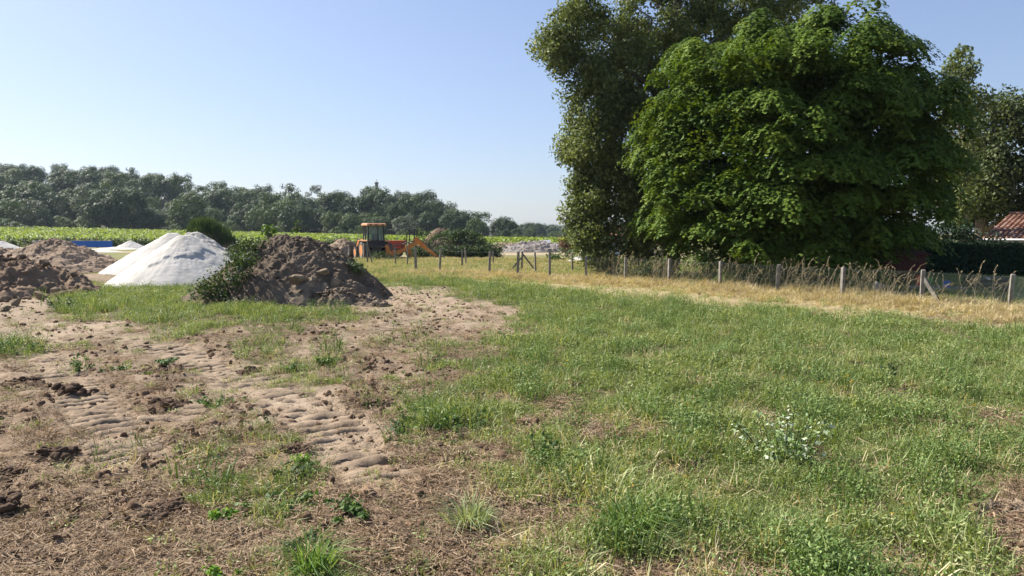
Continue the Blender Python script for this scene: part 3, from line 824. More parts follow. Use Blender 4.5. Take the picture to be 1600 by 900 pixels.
# clipped hedge in front of the tiled house
def hedge():
    rng = np.random.default_rng(35)
    x0, y0, x1, y1 = 18.2, 37.2, 31.0, 35.2
    root = empty('hedge', ((x0 + x1) / 2, (y0 + y1) / 2, 0), 0, 'long dark clipped hedge in front of the tiled house roof', 'hedge')
    n = 16000; t = rng.uniform(0, 1, n); side = rng.uniform(0, 1, n)
    hx = (x1 - x0); hy = (y1 - y0); L = math.hypot(hx, hy); nx, ny = hy / L, -hx / L
    if ny > 0: nx, ny = -nx, -ny
    top = 1.62 + 0.10 * vnoise(t * 14, t * 0 + 3, 5)
    z = np.where(side < 0.7, rng.uniform(0, 1, n) * top, top + rng.normal(0, 0.05, n))
    off = np.where(side < 0.7, 0.55 + rng.normal(0, 0.06, n), rng.uniform(-0.55, 0.55, n))
    P = np.stack([hx * (t - 0.5) + nx * off, hy * (t - 0.5) + ny * off, z], 1)
    nn = np.where((side < 0.7)[:, None], np.array([nx, ny, 0.3]), np.array([0, 0, 1.0])) + rng.normal(0, 0.6, (n, 3))
    V, F = leaf_quads(P, unit(nn), 0.16 * rng.uniform(0.7, 1.3, n), rng)
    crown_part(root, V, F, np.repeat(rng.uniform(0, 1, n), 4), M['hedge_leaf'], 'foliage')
    # solid core, coloured near black for the shade inside the hedge
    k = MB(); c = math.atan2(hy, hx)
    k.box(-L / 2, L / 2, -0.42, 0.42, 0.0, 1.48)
    k.build('shade_core', M['hedge_core'], root, rot=(0, 0, c))
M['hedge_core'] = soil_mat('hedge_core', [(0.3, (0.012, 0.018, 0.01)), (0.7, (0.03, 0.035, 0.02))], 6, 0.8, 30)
hedge()

# ------------------------------------------------------------------ wooded hill
def far_tree_mesh(seed, mat, n_cl, r_cl, shape, size=0.62, per=22):
    rng = np.random.default_rng(seed)
    cen = []; rad = []
    rx, rz, zc = shape
    for _ in range(n_cl):
        d = unit(rng.normal(size=3)); s = rng.uniform(0.3, 1.0) ** 0.45
        cen.append((d[0] * rx * s, d[1] * rx * s, zc + d[2] * rz * s)); rad.append(rng.uniform(*r_cl))
    V, F, T = ball_clumps(np.array(cen), rad, per, size, rng, 0.66, 0.55, 0.22)
    V, F, T = cull_below(V, F, T, 0.0)
    crown = np_mesh('crown', V, F, mat, T)
    tr = MB().tube([(0, 0, -1.5), (0.1, 0, 2.5), (0, 0.1, zc)], [0.42, 0.32, 0.14], 7)
    me = bpy.data.meshes.new('trunk'); me.from_pydata(tr.V, [], tr.F); me.materials.append(M['bark'])
    return crown, me
KINDS = [  # (adjectives, meshes)
 ('dark rounded', far_tree_mesh(101, M['far_leaf'], 86, (1.3, 2.4), (6.0, 5.2, 6.4))),
 ('dark spreading', far_tree_mesh(102, M['far_leaf'], 96, (1.2, 2.3), (7.2, 5.0, 6.4))),
 ('olive green', far_tree_mesh(103, M['far_olive'], 80, (1.2, 2.1), (5.8, 5.2, 6.2))),
 ('ragged', far_tree_mesh(104, M['far_olive'], 70, (1.0, 1.9), (5.6, 5.6, 6.8))),
 ('pale silvery', far_tree_mesh(105, M['far_silver'], 64, (1.0, 1.8), (5.0, 5.2, 6.2))),
 ('thin feathery', far_tree_mesh(106, M['far_silver'], 46, (0.8, 1.6), (4.4, 5.4, 7.4))),
 ('low bushy', far_tree_mesh(107, M['far_olive'], 44, (1.0, 1.8), (4.6, 2.8, 2.6)))]

def put_tree(kind, x, y, s, sz, rz, label, group, trunk=True):
    adj, (crown, tr) = KINDS[kind]
    z = float(land(np.array([x]), np.array([y]))[0])
    root = empty('hill_tree', (x, y, z - 0.3), rz, label, 'tree', group)
    root.scale = (s, s, s * sz)
    o = link('crown', crown, root); o['kind'] = 'stuff'
    if trunk: link('trunk', tr, root)
    return root

def zone(px):
    for lim, t in ((55, 'at the far left of the photo'), (165, 'above the left earth heap'), (265, 'left of the white sand pile'), (345, 'above the white sand pile'),
                   (440, 'above the heap shrubs'), (530, 'above the brown earth heap'), (585, 'left of the hilltop tower'), (640, 'right of the hilltop tower'),
                   (700, 'above the dumper'), (755, 'above the bramble mound'), (2000, 'at the right tip of the wood')):
        if px < lim: return t
used = {}
def hill_label(kind, tier, px):
    base = f'{KINDS[kind][0]} hill tree in {tier}, {zone(px)}'
    return base

def wood():
    rng = np.random.default_rng(77)
    rows = [(268, 'front row', 8.0), (283, 'lower row', 9.0), (300, 'middle row', 10.0), (320, 'upper row', 10.0), (342, 'top row', 10.5), (364, 'skyline row', 10.0), (388, 'rear skyline', 11.0)]
    for ri, (Y, tier, step) in enumerate(rows):
        x = -Y * 0.78
        xmax = {0: 4, 1: 2, 2: -1, 3: -5, 4: -10, 5: -16, 6: -24}[ri]
        while x < xmax:
            yy = Y + rng.normal(0, 3.5); xx = x + rng.normal(0, 1.5)
            px = 800 + F_PX * xx / yy
            p = [0.30, 0.24, 0.18, 0.14, 0.08, 0.06] if ri < 4 else [0.24, 0.22, 0.12, 0.17, 0.10, 0.15]
            k = int(rng.choice(6, p=p)); s = rng.uniform(0.55, 1.28)
            if ri < 2: s *= 0.88
            s *= float(np.interp(px, [680, 800], [1.0, 0.62]))
            put_tree(k, xx, yy, s, rng.uniform(0.75, 1.3), rng.uniform(0, 6.28), hill_label(k, tier, px), 'trees of the wood on the hill', ri in (0, 5, 6))
            if ri == 0 and rng.uniform() < 0.75:
                put_tree(6, xx + rng.normal(0, 3), Y - 5.5 + rng.normal(0, 1), rng.uniform(0.5, 0.95), 1.0, rng.uniform(0, 6.28), f'low bushy tree at the hill foot, {zone(px)}', 'low trees at the foot of the hill wood', False)
            x += step * rng.uniform(0.75, 1.25)
    # the wood beyond the vineyard, right of the hill
    for i in range(16):
        Y = 470 + rng.uniform(0, 60); px = 812 + i * 7 + rng.normal(0, 2)
        k = int(rng.integers(0, 4))
        put_tree(k, (px - 800) / F_PX * Y, Y, rng.uniform(0.62, 0.9), 0.95, rng.uniform(0, 6.28), f'{KINDS[k][0]} tree on the far horizon between hill and oak', 'trees on the far horizon', False)
    for i in range(14):
        Y = 380 + rng.uniform(0, 30); px = 808 + i * 8 + rng.normal(0, 2)
        k = int(rng.choice([2, 6, 6]))
        put_tree(k, (px - 800) / F_PX * Y, Y, rng.uniform(0.4, 0.55), 0.9, rng.uniform(0, 6.28), f'light {"olive" if k == 2 else "bushy"} tree behind the far end of the vineyard', 'light trees behind the vineyard', False)
    for px, s in ((10, 0.55), (28, 0.42)):
        Y = 240
        put_tree(6, (px - 800) / F_PX * Y, Y, s * 1.6, 0.8, px, 'pale green bush at the left end of the vineyard' if px < 15 else 'smaller pale bush right of the vineyard-end bush', 'bushes at the vineyard end', False)
wood()

# slim tower on the hill
def tower():
    Y = 430; X = (590 - 800) / F_PX * Y
    z = float(land(np.array([X]), np.array([Y]))[0])
    top = CAM_H + (HORIZON - 283) / F_PX * Y
    root = empty('tower', (X, Y, z), 0, 'slim grey tower standing above the trees on the hilltop', 'tower')
    MB().lathe([(-2, 1.1), (top - z - 2.2, 0.85)], 'z', n=16).build('shaft', M['concrete'], root)
    MB().lathe([(top - z - 2.199, 0.85), (top - z - 2.0, 1.15), (top - z - 1.0, 1.15), (top - z - 0.8, 0.6)], 'z', n=16).build('head', M['concrete'], root)
    MB().tube([(0, 0, top - z - 0.79), (0, 0, top - z + 0.8)], 0.12, 6).build('mast', M['grey_metal'], root)
tower()

# ------------------------------------------------------------------ vineyard rows (one mass of leaves in rows)
def vineyard():
    rng = np.random.default_rng(88)
    Cs = []; Ns = []; Sz = []; T = []
    y = 124.0
    while y < 250:
        x0 = -y * 0.80; x1 = 40 if y < 200 else 60
        n = int((x1 - x0) * 5.2)
        x = rng.uniform(x0, x1, n)
        gap = vnoise(x * 0.12, np.full(n, y * 0.9), 90) > -0.55
        x = x[gap]; n = len(x)
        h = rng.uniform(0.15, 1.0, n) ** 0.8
        z = land(x, np.full(n, y)) + 0.3 + h * (1.05 + 0.3 * vnoise(x * 0.5, np.full(n, y), 91))
        Cs.append(np.stack([x, y + rng.normal(0, 0.22, n), z], 1))
        Ns.append(unit(np.stack([rng.normal(0, .5, n), rng.normal(-0.2, .5, n), rng.uniform(0.3, 1.2, n)], 1)))
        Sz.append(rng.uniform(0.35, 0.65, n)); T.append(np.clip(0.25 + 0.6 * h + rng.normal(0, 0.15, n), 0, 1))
        y += 2.6
    C = np.concatenate(Cs); V, F = leaf_quads(C, np.concatenate(Ns), np.concatenate(Sz), rng, 0.8)
    o = link('vineyard', np_mesh('vineyard', V, F, M['vine_leaf'], np.repeat(np.concatenate(T), 4)))
    tag(o, 'rows of bright green vines below the wooded hill', 'vineyard', kind='stuff')
vineyard()

# dark bushes along the near edge of the vineyard
def edge_bushes():
    rng = np.random.default_rng(89)
    spots = [(22, 'dark'), (52, 'brown'), (78, 'dark'), (110, 'dark'), (128, 'brown'), (150, 'dark'), (172, 'dark'), (205, 'dark'), (232, 'dark'), (520, 'dark'), (535, 'dark')]
    for i, (px, c) in enumerate(spots):
        Y = 113 + rng.normal(0, 2); X = (px - 800) / F_PX * Y
        where = ['at the left edge of the photo', 'above the left earth heap', 'left of the blue panel', 'above the left end of the blue panel', 'above the blue panel', 'above the right end of the blue panel', 'right of the blue panel', 'above the small white pile', 'left of the white sand pile', 'left of the backhoe cab', 'beside the backhoe bucket'][i]
        shrub('edge_bush', f'{c} low bush along the vineyard edge {where}', X, Y, [(0, 0, 0.6, rng.uniform(1.6, 3.0), 0.5, rng.uniform(0.5, 0.8), 26)], M['weed_dark'] if c == 'dark' else M['brown_leaf'], 200 + i, 60, 0.30, group='bushes along the vineyard edge', clump_r=(0.4, 0.8), z0=float(land(np.array([X]), np.array([Y]))[0]))
edge_bushes()

# ------------------------------------------------------------------ heaps
def heap_mesh(name, cx, cy, rx, ry, h, prof, mat, seed, amp=0.12, rings=70, segs=150, blocky=0.0, plateau=0.0, lobes=0.12, streak=0.0, smooth=True, crust=0.0, asym=1.0):
    rng = np.random.default_rng(seed)
    t = np.linspace(0, 2 * math.pi, segs, endpoint=False); q = np.linspace(0, 1.06, rings)
    Tt, Q = np.meshgrid(t, q)
    lob = 1 + lobes * (0.6 * np.sin(2 * Tt + seed) + 0.4 * np.sin(3 * Tt + seed * 1.7) + 0.25 * np.sin(5 * Tt + seed * 0.7))
    x = np.cos(Tt) * Q * rx * lob; y = np.sin(Tt) * Q * ry * lob
    x = x.ravel(); y = y.ravel(); qq = Q.ravel()
    z = h * prof(np.maximum(0, qq - plateau) / (1 - plateau))
    fade = sstep(1.06, 0.8, qq)
    z = z + fade * amp * (fbm(x * 0.9 + seed, y * 0.9, 6, seed, 0.62) * 1.7)
    if blocky:
        c, v = cells((x + 0.2 * vnoise(x * 2, y * 2, seed)) * 1.6, y * 1.6 + z, seed + 3)
        c2, v2 = cells(x * 4.2, y * 4.2 + z * 2, seed + 4)
        c3, v3 = cells(x * 9, y * 9 + z * 3, seed + 6)
        patch = np.clip(0.5 + 1.5 * fbm(x * 0.6, y * 0.6, 2, seed + 8), 0.05, 1.2)
        z = z + fade * blocky * (0.35 * np.maximum(0, 0.7 - c) * (0.3 + v) + patch * 0.45 * np.minimum(0.3, np.maximum(0, 0.6 - c2)) * (0.4 + v2) + patch * 0.22 * np.maximum(0, 0.6 - c3) * (0.3 + v3) + 0.12 * fbm(x * 6, y * 6, 3, seed + 12))
    if streak:
        ang = np.arctan2(y, x)
        z = z + fade * streak * vnoise(ang * 14, qq * 2, seed + 9) * np.clip(qq * 2, 0, 1)
    if crust:                                    # a slumped shelf: firm crust above, run-out sand below
        for th0, q0, wd in ((-1.25, 0.46, 0.75), (-0.55, 0.40, 0.5), (-1.9, 0.60, 0.35)):
            da = np.abs((np.arctan2(y, x) - th0 + math.pi) % (2 * math.pi) - math.pi)
            qs = q0 + 0.06 * vnoise(np.arctan2(y, x) * 5, qq * 0 + th0, seed + 40) + 0.03 * vnoise(np.arctan2(y, x) * 19, qq * 0, seed + 41)
            m_ = sstep(wd, wd * 0.5, da)
            z = z + crust * m_ * (sstep(qs + 0.012, qs - 0.012, qq) * sstep(qs - 0.25, qs - 0.02, qq) - 0.5 * sstep(qs - 0.01, qs + 0.02, qq) * sstep(qs + 0.2, qs + 0.03, qq))
        z = z + fade * 0.02 * fbm(x * 5, y * 5, 4, seed + 42, 0.65) * sstep(0.9, 0.3, qq)
    z = np.where(qq > 1.0, -0.15, z)
    x = np.where(x < 0, x * asym, x)
    V = np.stack([x, y, z], 1)
    i = np.arange(rings - 1)[:, None] * segs; j = np.arange(segs)[None]; j1 = (j + 1) % segs
    F = np.stack([i + j, i + j1, i + segs + j1, i + segs + j], -1).reshape(-1, 4)
    tint = np.clip(0.5 + 0.5 * fbm(x * 0.5, y * 0.5 + z, 3, seed + 20), 0, 1)
    me = np_mesh(name, V, F, mat, tint, smooth=smooth)
    def top(px_, py_):
        d = (V[:, 0] - px_) ** 2 + (V[:, 1] - py_) ** 2
        return V[d.argmin(), 2]
    return me, V, top

def cone(q): return np.clip(1 - q, 0, 1) * 0.92 + 0.08 * np.clip(1 - q, 0, 1) ** 0.5
def dome(q): return np.clip(1 - q ** 1.7, 0, 1) ** 1.1
def soft(q): return 0.5 + 0.5 * np.cos(np.clip(q, 0, 1) * math.pi)

def sand_pile(name, label, cx, cy, rx, ry, h, mat, seed, plateau=0.06, streak=0.012, amp=0.05, crust=0.0):
    root = empty(name, (cx, cy, gz(cx, cy) - 0.05), 0, label, 'sand pile', 'piles of white sand')
    me, V, top = heap_mesh('sand_body', cx, cy, rx, ry, h, cone, mat, seed, amp, 130 if crust else 70, 260 if crust else 160, 0.0, plateau, 0.05, streak, True, crust)
    link('sand_body', me, root)
    return root, V, top
SAND = at(285, 366, 32.0)
sr, sv, stop_ = sand_pile('sand_pile', 'large clean white sand pile left of the brown earth heap', SAND[0] + 0.1, 32.0, 3.4, 3.2, 2.12, M['white_sand'], 41, 0.09, 0.012, 0.03, 0.03)
# a slumped crust line on its face
sand_pile('sand_pile', 'greyish streaked sand pile just behind the large white one', SAND[0] - 1.35, 36.2, 3.75, 3.3, 2.3, M['grey_sand'], 42, 0.05, 0.03, 0.14)
sand_pile('sand_pile', 'third white sand pile at the back of the row, left shoulder showing', -18.9, 41.5, 3.9, 3.2, 2.2, M['white_sand'], 43, 0.06, 0.015)
for px, py, Y, rx, h, lab in [(205, 388, 100, 2.4, 1.15, 'small distant white sand pile right of the blue panel'), (5, 385, 96, 2.6, 1.15, 'small distant white pile at the left edge of the photo'), (162, 392, 84, 2.4, 0.28, 'flat white spill of sand below the blue panel'), (905, 408, 55, 1.1, 0.5, 'small white sand mound behind the fence by the oak'), (180, 388, 97, 3.6, 0.35, 'low white sand sheet between blue panel and small white pile')]:
    X = (px - 800) / F_PX * Y
    sand_pile('sand_pile', lab, X, Y, rx, rx * 0.8, h, M['white_sand'], 44 + px, 0.05, 0.03)

ROCKS = [rock(i) for i in range(300, 312)]
def lumps_on(root, V, n, srange, mat, seed, where=None, sink=0.35, name='lumps', power=2.2):
    rng = np.random.default_rng(seed)
    cand = V if where is None else V[where]
    idx = rng.integers(0, len(cand), n)
    s = srange[0] + (srange[1] - srange[0]) * rng.uniform(0, 1, n) ** power
    P = cand[idx] + rng.normal(0, 0.05, (n, 3)); P[:, 2] = cand[idx, 2] - s * sink + s * 0.3
    W, F, T = stamp(ROCKS, P, s, rng, 0.8)
    o = link(name, np_mesh(name, W, F, mat, T), root); o['kind'] = 'stuff'

def earth_heap(label, cx, cy, rx, ry, h, mat, seed, prof=dome, blocky=0.3, amp=0.25, n=420, srange=(0.05, 0.26), plateau=0.1, lobes=0.12, group='earth heaps', name='earth_heap', segs=190, rings=90, lmat=None, asym=1.0):
    root = empty(name, (cx, cy, 0.0), 0, label, 'earth heap', group)
    me, V, top = heap_mesh('soil', cx, cy, rx, ry, h, prof, mat, seed, amp, rings, segs, blocky, plateau, lobes, asym=asym)
    link('soil', me, root)
    if n: lumps_on(root, V, n, srange, lmat or mat, seed + 1, np.where(V[:, 2] > -0.05)[0], name='lumps', power=3.2)
    return root, V, top

# the main brown heap
HX, HY = -6.95, 24.4
hr, hv, htop = earth_heap('big brown earth heap with broken clay blocks, right of the white sand', HX, HY, 3.0, 3.1, 1.95, M['heap_brown'], 51, lambda q: np.clip(1 - q ** 1.15, 0, 1), 0.13, 0.30, 2000, (0.012, 0.095), 0.17, 0.06, asym=1.22, segs=300, rings=140)
# rough skirt at its foot
er, ev, et = earth_heap('low dark ridge of spilled soil at the front foot of the brown heap', -5.55, 22.1, 1.75, 0.8, 0.36, M['heap_brown'], 52, dome, 0.4, 0.25, 420, (0.02, 0.14), 0.1, 0.2)
# clay blocks
BL = [(470,440,.34,.30,'large tan clay block at the left of the block cluster on the brown heap'),(505,425,.36,.16,'long tan clay slab lying on top of the block cluster'),(487,447,.24,.2,'square clay block right of the large one in the cluster'),(508,448,.26,.24,'pale clay block in the middle of the cluster on the brown heap'),(525,440,.28,.2,'rounded clay block at the right end of the cluster'),(490,437,.2,.16,'small clay block wedged under the slab on the brown heap'),(452,452,.17,.12,'small brown block below and left of the clay cluster'),(540,458,.2,.14,'darker clay lump right of the cluster')]
for i, (px, py, s, sz, lab) in enumerate(BL):
    Yb = HY - 2.2 + 0.012 * (455 - py)
    for _ in range(40):          # walk along the sight line to the slope of the heap
        X, Yb2, Z = at(px, py, Yb)
        if Z <= htop(X - HX, Yb - HY): break
        Yb += 0.05
    V, F = rock(400 + i, 3, 0.55, sz / s, (0.38, 0.62))
    o = link('clay_block', np_mesh('clay_block', V * s, F, M['boulder']), None, (X, Yb - s * 0.2, Z), (random.uniform(-.2, .2), random.uniform(-.2, .2), random.uniform(0, 6)))
    tag(o, lab, 'clay block', 'clay blocks on the brown heap')

# left heaps
lr, lv, lt = earth_heap('dark rough heap of lumpy soil at the left edge of the photo', -19.6, 27.0, 4.6, 3.2, 1.25, M['heap_left'], 53, lambda q: np.clip(1 - q ** 1.5, 0, 1), 0.34, 0.42, 1300, (0.02, 0.17), 0.15, 0.1, segs=300, rings=130)
earth_heap('tan earth heap with rubble behind the dark left one', -26.2, 42.5, 4.5, 3.4, 1.75, M['heap_tan'], 54, lambda q: np.clip(1 - q ** 1.15, 0, 1), 0.24, 0.25, 700, (0.02, 0.15), 0.05, 0.08, segs=240, rings=110)
earth_heap('low reddish earth heap left of the tan one', -32.5, 45.5, 4.8, 3.0, 1.25, M['heap_tan'], 55, soft, 0.25, 0.2, 160, (0.08, 0.3), 0.1)
for i, (px, py, s, lab) in enumerate([(35, 466, .30, 'pale boulder at the foot of the dark left heap'), (64, 468, .30, 'broad pale boulder right of its neighbour at the left heap foot'), (24, 480, .28, 'brown boulder lying forward of the left heap'), (5, 473, .3, 'brown boulder cut by the left edge of the photo'), (8, 488, .22, 'small brown boulder nearest the camera by the left heap'), (165, 427, .3, 'brown boulder at the right foot of the tan heap'), (86, 452, .22, 'grey boulder halfway up the right end of the dark left heap'), (70, 412, .3, 'dark upright clod on the crest of the dark left heap')]):
    X, Yb = gp(px, py); zb = gz(X, Yb) + s * 0.3
    if i == 5: pass
    if i == 6: X, Yb, zb = at(px, py, 25.0)
    if i == 7: X, Yb, zb = at(px, py, 26.5)
    V, F = rock(430 + i, 3, 0.5, 0.75, (0.4, 0.66))
    o = link('boulder', np_mesh('boulder', V * s, F, M['boulder'] if i < 7 else M['heap_left']), None, (X, Yb, zb), (0.2, 0.1, i))
    tag(o, lab, 'boulder', 'boulders around the left heaps')

# overgrown mound behind the sand
def grassy_tuft_mesh(seed, n=160, h=0.5, spread=0.5, w=0.02, lean=0.5):
    rng = np.random.default_rng(seed)
    return blades(rng, n, h, spread, w, lean)

def blades(rng, n, h, spread, w, lean, seg=2, curl=0.6):
    """a bunch of tapering blades; returns V,F(list quads+tris)->tris,tint"""
    a = rng.uniform(0, 2 * math.pi, n); r = spread * np.sqrt(rng.uniform(0, 1, n))
    bx = r * np.cos(a); by = r * np.sin(a)
    la = a + rng.normal(0, 0.9, n); L = lean * rng.uniform(0.1, 1.2, n)
    hh = h * rng.uniform(0.45, 1.15, n); ww = w * rng.uniform(0.6, 1.3, n)
    fa = rng.uniform(0, math.pi, n); sx = np.cos(fa) * ww / 2; sy = np.sin(fa) * ww / 2
    V = []; 
    mx = bx + np.cos(la) * L * hh * 0.35; my = by + np.sin(la) * L * hh * 0.35; mz = hh * 0.62
    tx = bx + np.cos(la) * L * hh; ty = by + np.sin(la) * L * hh; tz = hh * (1 - 0.35 * np.minimum(L, 1.4) * curl)
    Z = np.zeros(n)
    V = np.stack([np.stack([bx - sx, by - sy, Z], 1), np.stack([bx + sx, by + sy, Z], 1), np.stack([mx - sx * .8, my - sy * .8, mz], 1), np.stack([mx + sx * .8, my + sy * .8, mz], 1), np.stack([tx, ty, tz], 1)], 1).reshape(-1, 3)
    i = np.arange(n)[:, None] * 5
    F = np.concatenate([i + np.array([[0, 1, 3]]), i + np.array([[0, 3, 2]]), i + np.array([[2, 3, 4]])], 0)
    T = np.repeat(np.clip(rng.normal(0.48, 0.3, n), 0, 1), 5)
    return V, F, T

def overgrown_mound():
    X, Y, Z = at(322, 372, 56); 
    root = empty('overgrown_mound', (X, Y, 0), 0, 'soil mound overgrown with green broom rising behind the white sand', 'overgrown mound')
    me, V, top = heap_mesh('soil', X, Y, 2.9, 2.4, 2.55, dome, M['heap_brown'], 56, 0.2, 40, 90, 0.2, 0.1)
    link('soil', me, root)
    rng = np.random.default_rng(57)
    Vs = []; Fs = []; Ts = []; b = 0
    for _ in range(150):
        v = V[rng.integers(0, len(V))]
        if v[0] < -1.0 and rng.uniform() < 0.8: continue
        W, F, T = blades(rng, 40, 0.85, 0.3, 0.035, 0.5)
        W = W + v + np.array([0, 0, -0.05]); Vs.append(W); Fs.append(F + b); Ts.append(T); b += len(W)
    o = link('broom', np_mesh('broom', np.concatenate(Vs), np.concatenate(Fs), M['weed_dark'], np.concatenate(Ts)), root); o['kind'] = 'stuff'
overgrown_mound()

# bramble covered mound right of the machines
def bramble():
    Y = 65.5; X = (716 - 800) / F_PX * Y
    root = empty('bramble_mound', (X, Y, 0), 0, 'mound smothered in dark green brambles behind the backhoe arm', 'bramble mound')
    me, V, top = heap_mesh('soil', X, Y, 3.6, 2.2, 1.75, dome, M['heap_brown'], 58, 0.2, 40, 90, 0.2, 0.25)
    link('soil', me, root)
    rng = np.random.default_rng(59)
    c = V[rng.integers(0, len(V), 480)] + rng.normal(0, 0.1, (480, 3)) + np.array([0, 0, 0.2])
    c[330:, 0] = rng.uniform(-3.8, 3.8, 150); c[330:, 1] = -2.3 * np.sqrt(np.clip(1 - (c[330:, 0] / 4.0) ** 2, 0, 1)) + rng.normal(0, 0.2, 150); c[330:, 2] = rng.uniform(0.1, 0.9, 150)
    Vv, F, T = ball_clumps(c, rng.uniform(0.3, 0.62, len(c)), 130, 0.17, rng, 0.4)
    crown_part(root, Vv, F, T, M['weed_dark'], 'foliage')
    c = np.array([(-2.8 + rng.normal(0, 0.7), rng.normal(0, 0.4), 1.5 + rng.uniform(0, 0.9)) for _ in range(26)])
    Vv, F, T = ball_clumps(c, rng.uniform(0.2, 0.4, len(c)), 150, 0.15, rng, 0.3)
    crown_part(root, Vv, F, T, M['far_olive'], 'young_shoots')
    earth_heap('reddish brown soil heap peeping over the bramble mound', (690 - 800) / F_PX * 72, 72, 3.4, 2.0, 2.45, M['heap_left'], 60, soft, 0.3, 0.2, 60, (0.1, 0.3), 0.1, segs=90, rings=50)
bramble()
X, Y, _ = at(592, 404, 56.5)
shrub('rough_weeds', 'dark rough weeds growing up in front of the backhoe wheels', X, Y, [(0, 0, 0.45, 1.0, 0.3, 0.45, 36), (0.9, 0.2, 0.4, 0.8, 0.3, 0.4, 24)], M['weed_dark'], 37, 200, 0.09, 'weeds', clump_r=(0.15, 0.32))
earth_heap('long grey rubble heap beyond the fence left of the oak', (838 - 800) / F_PX * 84, 84, 5.0, 2.6, 0.98, M['rubble'], 61, dome, 0.4, 0.25, 300, (0.1, 0.35), 0.25)
earth_heap('low tan soil bank at the left end of the grey rubble', (792 - 800) / F_PX * 88, 88, 3.4, 2.2, 0.85, M['heap_tan'], 62, soft, 0.2, 0.15, 60, (0.1, 0.3), 0.2, segs=90, rings=50)
earth_heap('small tan soil heap left of the backhoe bucket', (537 - 800) / F_PX * 66, 66, 2.4, 1.8, 1.5, M['heap_tan'], 63, dome, 0.3, 0.2, 80, (0.08, 0.25), 0.05, segs=90, rings=50)
# pale sheet standing on the rubble
X, Y, Z = at(853, 378, 86)
r_ = empty('metal_sheet', (X, Y, Z - 0.1), 0.15, 'pale metal sheet propped up on the grey rubble heap', 'metal sheet')
MB().prism([(-0.35, -0.2), (0.35, 0.32), (0.36, 0.28), (-0.34, -0.24)], -0.62, 0.62).build('sheet', M['pale_sheet'], r_)
for sx in (-0.46, 0.46): MB().box(sx - 0.04, sx + 0.04, 0.18, 0.26, -0.5, 0.2).build('prop', M['tan_wood'], r_)

# ------------------------------------------------------------------ blue shuttering panels by the far plot
def blue_panels():
    for px0, px1, lab, seed in ((112, 176, 'long low blue panel lying along the far plot', 1), (52, 62, 'short blue panel end left of the tan heap', 2)):
        Y = 104.0
        xa = (px0 - 800) / F_PX * Y; xb = (px1 - 800) / F_PX * Y; z = 0.0
        root = empty('blue_panel', ((xa + xb) / 2, Y, z), 0.03, lab, 'blue panel')
        w = (xb - xa) / 2
        z0, z1 = 0.1, 0.98
        MB().box(-w, w, -0.04, 0.04, z0, z1).build('face', M['blue'], root, bevel=0.01)
        n = max(2, int(2 * w / 1.2))
        for k in range(n):
            x = -w + (k + 0.5) * 2 * w / n
            MB().box(x - 0.04, x + 0.04, -0.09, -0.042, z0, z1 + 0.02).build('rib', M['blue'], root)
        MB().box(-w, w, -0.10, 0.10, z1 + 0.021, z1 + 0.07).build('cap_rail', M['pale_sheet'], root)
        for k in ((0.1, 0.62) if seed == 1 else ()):
            x = -w + k * 2 * w
            MB().box(x - 0.05, x + 0.05, 0.101, 0.2, 0, 1.5).build('stake', M['tan_wood'], root)
blue_panels()

# ------------------------------------------------------------------ backhoe loader
def wheel(root, x, y, r, w, side, rim_mat, lugs=22):
    t = MB().lathe([(-w / 2, r * 0.58), (-w / 2, r * 0.86), (-w * 0.40, r * 0.96), (w * 0.40, r * 0.96), (w / 2, r * 0.86), (w / 2, r * 0.58)], 'x', n=28).build('wheel', M['tyre'], root, (x, y, r), smooth=False)
    mb = MB()
    for k in range(lugs):
        a = 2 * math.pi * k / lugs
        for s in (-1, 1):
            c, n = math.cos(a + s * 0.06), math.sin(a + s * 0.06)
            mb.beam((s * w * 0.04, c * r * 0.965, n * r * 0.965), (s * w * 0.47, math.cos(a + s * 0.06 + 0.16) * r * 0.95, math.sin(a + s * 0.06 + 0.16) * r * 0.95), 0.05, r * 0.08)
    mb.build('tread', M['tyre'], t)['kind'] = 'stuff'
    MB().lathe([(side * w * 0.505, r * 0.60), (side * w * 0.44, r * 0.56), (side * w * 0.25, r * 0.42), (side * w * 0.22, r * 0.25), (side * w * 0.33, r * 0.22), (side * w * 0.34, 0.02)], 'x', n=20).build('rim', rim_mat, t)
    return t

